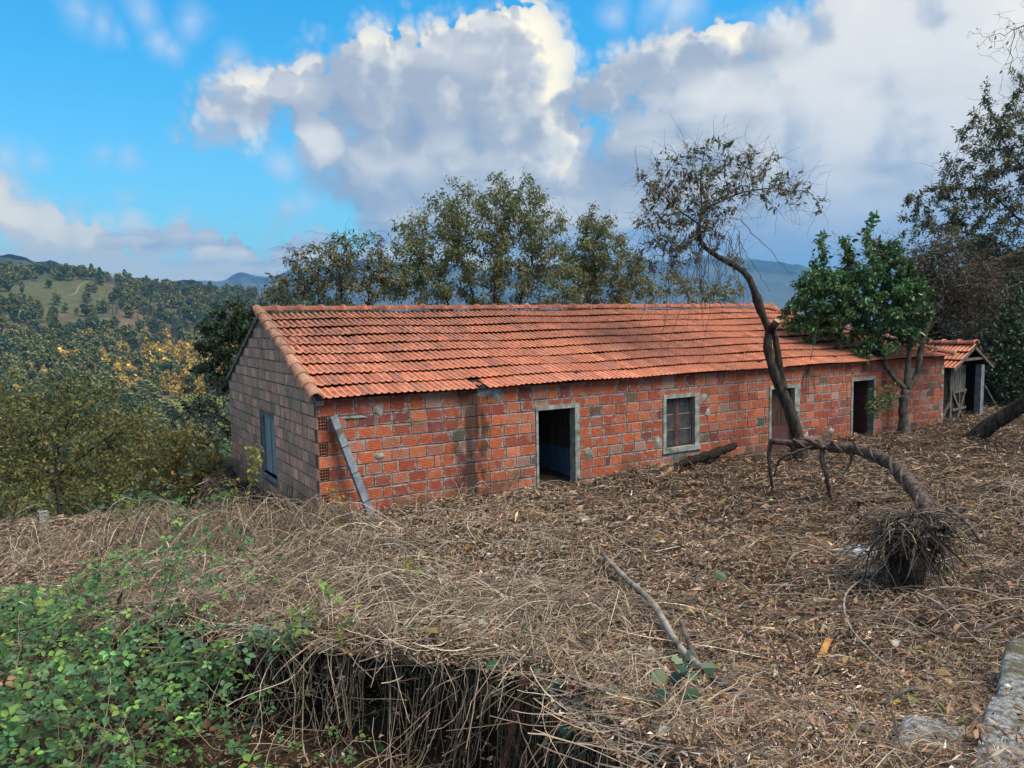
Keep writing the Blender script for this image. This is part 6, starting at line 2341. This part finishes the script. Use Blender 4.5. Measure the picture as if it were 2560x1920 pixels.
tubes(g, P, rng.uniform(.0025, .009, T_)[:, None] * np.linspace(1, .6, n)[None], 4, pal([(.075, .06, .05), (.13, .10, .08), (.27, .215, .165), (.04, .032, .027)], T_, .2, [4, 3, 1.2, 3]))
T_ = 260                                        # torn roots dangling beneath
a = rng.uniform(0, 6.283, T_)
ra = rng.uniform(.04, .30, T_)
P = np.empty((T_, n, 3))
P[:, 0] = np.stack([c0[0] + SH[0] * .8 + ra * np.cos(a), c0[1] + SH[1] * .8 + ra * np.sin(a), gl + MH - rng.uniform(0, .15, T_)], 1)
dv = nrm(rng.normal(0, .6, (T_, 3)) - [0, 0, .9])
L = rng.uniform(.10, .95, T_) * (1.15 - ra)
for i in range(1, n):
    dv = nrm(dv + rng.normal(0, .26, (T_, 3)) - [0, 0, .16])
    P[:, i] = P[:, i - 1] + dv * (L / (n - 1))[:, None]
P[:, :, 2] = np.maximum(P[:, :, 2], land(P[:, :, 0], P[:, :, 1]) + .01)
tubes(g, P, rng.uniform(.002, .008, T_)[:, None] * np.linspace(1, .5, n)[None], 4, pal([(.05, .04, .034), (.085, .068, .056), (.20, .16, .12), (.03, .024, .02)], T_, .2, [4, 3, 1.2, 3]))
nf = 700
a = rng.uniform(0, 6.283, nf)
ra = .36 * np.sqrt(rng.uniform(0, 1, nf))
flakes(g, np.stack([c0[0] + SH[0] + ra * np.cos(a), c0[1] + SH[1] + ra * np.sin(a), gl + MH + rng.uniform(-.22, .06, nf) - ra * .2], 1), rdir(nf), rdir(nf), .06, .02, pal(CHIP[:5], nf, .3) * .7)
g.build('torn_roots', M['stems'], rt)
for pts, r_ in (([px(2240, 1330, 8.4), px(2290, 1300, 8.0), px(2350, 1310, 7.9), px(2400, 1330, 7.9)], .030), ([px(2230, 1345, 8.1), px(2300, 1330, 7.8), px(2420, 1285, 7.8)], .016), ([px(2240, 1290, 8.6), px(2320, 1275, 8.6), px(2400, 1290, 8.4)], .020),
                ([px(2270, 1360, 7.6), px(2320, 1400, 7.4), px(2350, 1440, 7.2), px(2365, 1490, 7.0)], .018), ([px(2370, 1270, 8.6), px(2420, 1310, 8.2), px(2450, 1350, 7.9)], .026)):
    g = Geo()
    g.tube(smooth_path(pts, 18), np.linspace(r_, r_ * .6, 18), 7, rough=.08)
    g.build('root', M['bark_grey'], rt, smooth=True)

# ash of an old fire
g = Geo()
ca = gnd(2155, 1370, 9.3, 0)
n_ = 30
V, q = [], []
for i, f_ in enumerate((1.0, .75, .5, .25)):
    for j in range(n_):
        a = 2 * math.pi * j / n_
        rj = f_ * (1 + .18 * math.sin(2 * a + 1) + .10 * math.sin(5 * a))
        X, Y = uv(((ca[0] - CAM[0]) * Rh[0] + (ca[1] - CAM[1]) * Rh[1]) + .36 * rj * math.cos(a), ((ca[0] - CAM[0]) * Fh[0] + (ca[1] - CAM[1]) * Fh[1]) + .42 * rj * math.sin(a))
        V.append((float(X), float(Y), land1(float(X), float(Y)) + .05 + .06 * (1 - f_) + (rng.normal(0, .012) if f_ < 1 else -.04)))
V.append((ca[0], ca[1], ca[2] + .11))
q = [(i * n_ + j, i * n_ + (j + 1) % n_, (i + 1) * n_ + (j + 1) % n_, (i + 1) * n_ + j) for i in range(3) for j in range(n_)]
g.add(V, quads=q, tris=[(3 * n_ + j, 3 * n_ + (j + 1) % n_, 4 * n_) for j in range(n_)])
o = g.build('ash_heap', M['ash'], smooth=True)
tag(o, 'pale grey and black ash of a burnt-out fire beside the root tangle', 'ash')

# charred log against the wall under the window
cl, pth = log('charred_log', 'charred black log lying against the wall below the window', 'log', [np.array([6.55, -.75, .55]), np.array([7.4, -.55, .66]), np.array([8.3, -.42, .72]), np.array([9.15, -.28, .80])], [.04, .075, .095, .07], 'char', 10, 36, .20)
g = Geo()
g.tube(smooth_path([np.array([6.9, -.72, .64]), np.array([6.5, -.86, .56]), np.array([6.2, -.95, .52])], 10), [.05, .05, .05, .045, .04, .04, .035, .03, .02, .012], 7, rough=.1)
g.build('split_end', mat_plain('split_wood', (.14, .075, .04), (.38, .25, .14), 12, .85, .2, .6, 30), cl)

# dead vine dangling from the eave between the second and third doors
dv_ = empty('dangling_vine', tuple(px(2020, 925, 18.3)))
tag(dv_, 'dead vine dangling from the eave between the second and third doorways', 'vine')
g = Geo()
g.tube(smooth_path([px(2048, 770, 18.4), px(2040, 830, 18.3), px(2028, 890, 18.15), px(2020, 925, 18.1)], 18), .008, 5, (.05, .04, .034))
g.build('stem', M['stems'], dv_)
for a_, b_ in (((2008, 945), (2006, 985)), ((2030, 950), (2040, 985)), ((2022, 950), (2021, 995)), ((2012, 935), (2004, 955)), ((2034, 940), (2036, 968)), ((2018, 940), (2014, 975))):
    g = Geo()
    g.tube(smooth_path([px(2020, 922, 18.1), px(*a_, 18.0), px(*b_, 18.05)], 12), np.linspace(.012, .004, 12), 5, (.045, .036, .03))
    g.build('strand', M['stems'], dv_)

# other branches
log('pale_branch', 'long pale grey branch lying diagonally across the litter', 'branch', [gnd(1507, 1402, 9.0, .14), gnd(1560, 1470, 7.9, .15), gnd(1630, 1570, 6.6, .16), gnd(1700, 1650, 5.6, .14), gnd(1790, 1705, 4.95, .09)], [.024, .030, .031, .027, .022], 'bark_pale', 8, 36)
log('cut_branch', 'brown sawn branch end sticking out of the litter at the front', 'branch', [gnd(1702, 1575, 6.0, .16), gnd(1745, 1670, 5.3, .11), gnd(1810, 1730, 4.75, .10), gnd(1888, 1758, 4.45, .04)], [.016, .022, .026, .030], 'bark_grey', 8, 26)
for k_, (pts, r_, lab) in enumerate((
        ([gnd(1835, 1490, 7.0, .06), gnd(1910, 1500, 6.9, .08), gnd(1985, 1512, 6.8, .07), gnd(2045, 1507, 6.8, .05)], .009, 'thin pale twig lying level in front of the ash'),
        ([gnd(2180, 1420, 8.0, .10), gnd(2115, 1500, 7.0, .14), gnd(2125, 1580, 6.0, .12), gnd(2230, 1680, 5.0, .08), gnd(2310, 1720, 4.7, .03)], .010, 'long curved vine bowed through the litter on the right'),
        ([gnd(2250, 1503, 7.0, .14), gnd(2340, 1540, 6.5, .16), gnd(2450, 1600, 5.7, .12), gnd(2540, 1640, 5.2, .1)], .009, 'straight pale twig pointing at the granite blocks'),
        ([gnd(790, 1270, 11.6, .35), gnd(860, 1298, 11.0, .26), gnd(940, 1306, 10.6, .14), gnd(985, 1370, 9.6, .05)], .016, 'pale bent branch at the foot of the leaning post'),
        ([gnd(2440, 1560, 6.0, .1), gnd(2510, 1510, 6.2, .12), gnd(2580, 1480, 6.3, .1)], .014, 'brown stick lying near the right edge'),
        ([gnd(2050, 1340, 9.4, .05), gnd(1985, 1400, 8.6, .12), gnd(1960, 1440, 8.0, .08)], .008, 'thin straight twig crossing the litter left of the ash'),
        ([gnd(2210, 1770, 4.3, .08), gnd(2260, 1735, 4.4, .12), gnd(2300, 1715, 4.5, .10)], .014, 'short brown stick in front of the granite blocks'),
        ([gnd(640, 1330, 11, .1), gnd(690, 1278, 11.2, .5), gnd(760, 1300, 11, .4), gnd(800, 1316, 10.8, .2)], .012, 'arched dead cane in front of the gable'))):
    log('twig', lab, 'twig', pts, [r_, r_ * .9, r_ * .8, r_ * .55], 'bark_pale' if k_ in (0, 1, 2, 5) else 'bark_grey', 6, 24)
# orange splinter of split wood
g = Geo()
pa_, pb_ = gnd(2050, 1640, 5.4, .05), gnd(2072, 1590, 5.75, .12)
g.bar(pa_, pb_, .045, .014)
o = g.build('wood_splinter', mat_plain('fresh_split', (.34, .15, .04), (.52, .28, .09), 14, .8, .2, .3))
tag(o, 'orange splinter of freshly split wood on the litter', 'splinter')

# rusty stakes at the bank
for lab, a, b, wd in (('upright rusty iron stake at the edge of the dark bank', px(1330, 1990, 5.25), px(1316, 1652, 5.3), .036), ('rusty bar leaning diagonally across the dark bank', px(1205, 1960, 5.0), px(1308, 1700, 5.25), .034)):
    g = Geo()
    a[2] = min(a[2], land1(a[0], a[1]))
    g.bar(a, b, wd, .012, up=tuple(-fwd))
    g.bar(a + (.012, .012, 0), b + (.012, .012, 0), .012, wd, up=tuple(-fwd))
    o = g.build('iron_stake', M['rust'])
    tag(o, lab, 'stake')

# dark canes standing in front of the gable
for k_, (x0, y0, x1, y1, lab) in enumerate(((716, 1300, 694, 1190, 'dark bare cane leaning left in front of the gable'), (724, 1310, 722, 1212, 'dark upright cane in the middle of the gable canes'), (738, 1320, 732, 1196, 'dark cane nearest the house corner'), (8, 1330, 60, 1200, 'dark cane leaning at the left edge of the yard'))):
    g = Geo()
    a, b = gnd(x0, y0, 11.6, -.05), px(x1, y1, 11.8)
    g.tube(smooth_path([a, (a + b) / 2 + rng.normal(0, .03, 3), b], 10), np.linspace(.018, .009, 10), 6, rough=.08)
    o = g.build('dead_cane', M['bark_dark'], smooth=True)
    tag(o, lab, 'cane')

# granite blocks at the lower right
def block(label, c, sx, sy, sz, rot, seed):
    r_ = np.random.default_rng(seed)
    g = Geo()
    n = 9
    V, idx = [], {}
    quads = []
    for ax in range(3):
        for sg in (-1, 1):
            for i in range(n):
                for j in range(n):
                    p = [0, 0, 0]
                    p[ax] = sg
                    p[(ax + 1) % 3] = -1 + 2 * i / (n - 1)
                    p[(ax + 2) % 3] = -1 + 2 * j / (n - 1)
                    key = tuple(round(t, 4) for t in p)
                    if key not in idx:
                        idx[key] = len(V)
                        q_ = np.array(p, float)
                        q_ = q_ / (np.sum(np.abs(q_) ** 14) ** (1 / 14))
                        q_ = q_ * (1 + r_.normal(0, .012)) * np.array([sx, sy, sz]) / 2
                        V.append(q_)
            for i in range(n - 1):
                for j in range(n - 1):
                    def kk(i, j):
                        p = [0, 0, 0]
                        p[ax] = sg
                        p[(ax + 1) % 3] = -1 + 2 * i / (n - 1)
                        p[(ax + 2) % 3] = -1 + 2 * j / (n - 1)
                        return idx[tuple(round(t, 4) for t in p)]
                    quads.append((kk(i, j), kk(i + 1, j), kk(i + 1, j + 1), kk(i, j + 1)))
    V = np.array(V)
    ca_, sa_ = math.cos(rot), math.sin(rot)
    X = np.stack([V[:, 0] * ca_ - V[:, 1] * sa_, V[:, 0] * sa_ + V[:, 1] * ca_, V[:, 2]], 1) + c
    g.add(X, quads=quads)
    o = g.build('granite_block', M['granite'], smooth=True)
    tag(o, label, 'stone block', 'granite blocks of the old steps')


AX = Rh * .6 + Fh * .8                       # the row of blocks runs away to the right
RW = math.atan2(AX[1], AX[0])
for lab, u0, v0, ln_, wd_, zt, sd_ in (
        ('large pale granite block cut by the right and bottom edges', 1.45, 2.43, 1.62, .50, 1.69, 1),
        ('granite block further up the row at the right edge', 2.46, 3.77, 1.35, .50, 1.49, 2),
        ('low square granite block half covered in leaves left of the large one', 1.38, 2.88, 1.02, .30, 1.60, 3),
        ('corner of a sunken granite block at the bottom edge', 1.05, 2.80, .70, .27, 1.60, 4)):
    cu_, cv_ = u0 + .6 * ln_ / 2 + .8 * wd_ / 2, v0 + .8 * ln_ / 2 - .6 * wd_ / 2
    X, Y = uv(cu_, cv_)
    block(lab, np.array([float(X), float(Y), zt - .17]), ln_ - .03, wd_, .34, RW + rng.normal(0, .02), sd_)

# weathered fence post stub at left, tiny white farmhouse in the valley
g = Geo()
a = foot(108, 1340, 12.6, -.2)
g.bar(a, a + np.array([0.02, 0, .62]), .14, .12, up=(.3, -1, 0))
o = g.build('stone_post', M['granite'])
tag(o, 'short grey stone post at the left edge beside the slim tree', 'post')
fh_ = px(492, 1098, 330)
fz = land1(fh_[0], fh_[1])
fr = empty('farmhouse', (fh_[0], fh_[1], fz))
tag(fr, 'tiny white farmhouse glimpsed in the valley left of the gable', 'house')
g = Geo()
X, Y = fh_[0], fh_[1]
g.box((X - 3, Y - 3, fz - 1), (X + 3, Y + 3, fz + 9))
g.build('wall', mat_plain('lime', (.70, .68, .64), (.8, .78, .75), .3, .9, .2, 0), fr)
g = Geo()
g.add([(X - 3.4, Y - 3.4, fz + 9), (X + 3.4, Y - 3.4, fz + 9), (X + 3.4, Y + 3.4, fz + 9), (X - 3.4, Y + 3.4, fz + 9), (X - 3.4, Y, fz + 11), (X + 3.4, Y, fz + 11)], quads=[(0, 1, 5, 4), (2, 3, 4, 5)], tris=[(0, 4, 3), (1, 2, 5)])
g.build('roof', mat_plain('far_tile', (.35, .12, .07), (.45, .17, .1), .5, .8, .2, 0), fr)
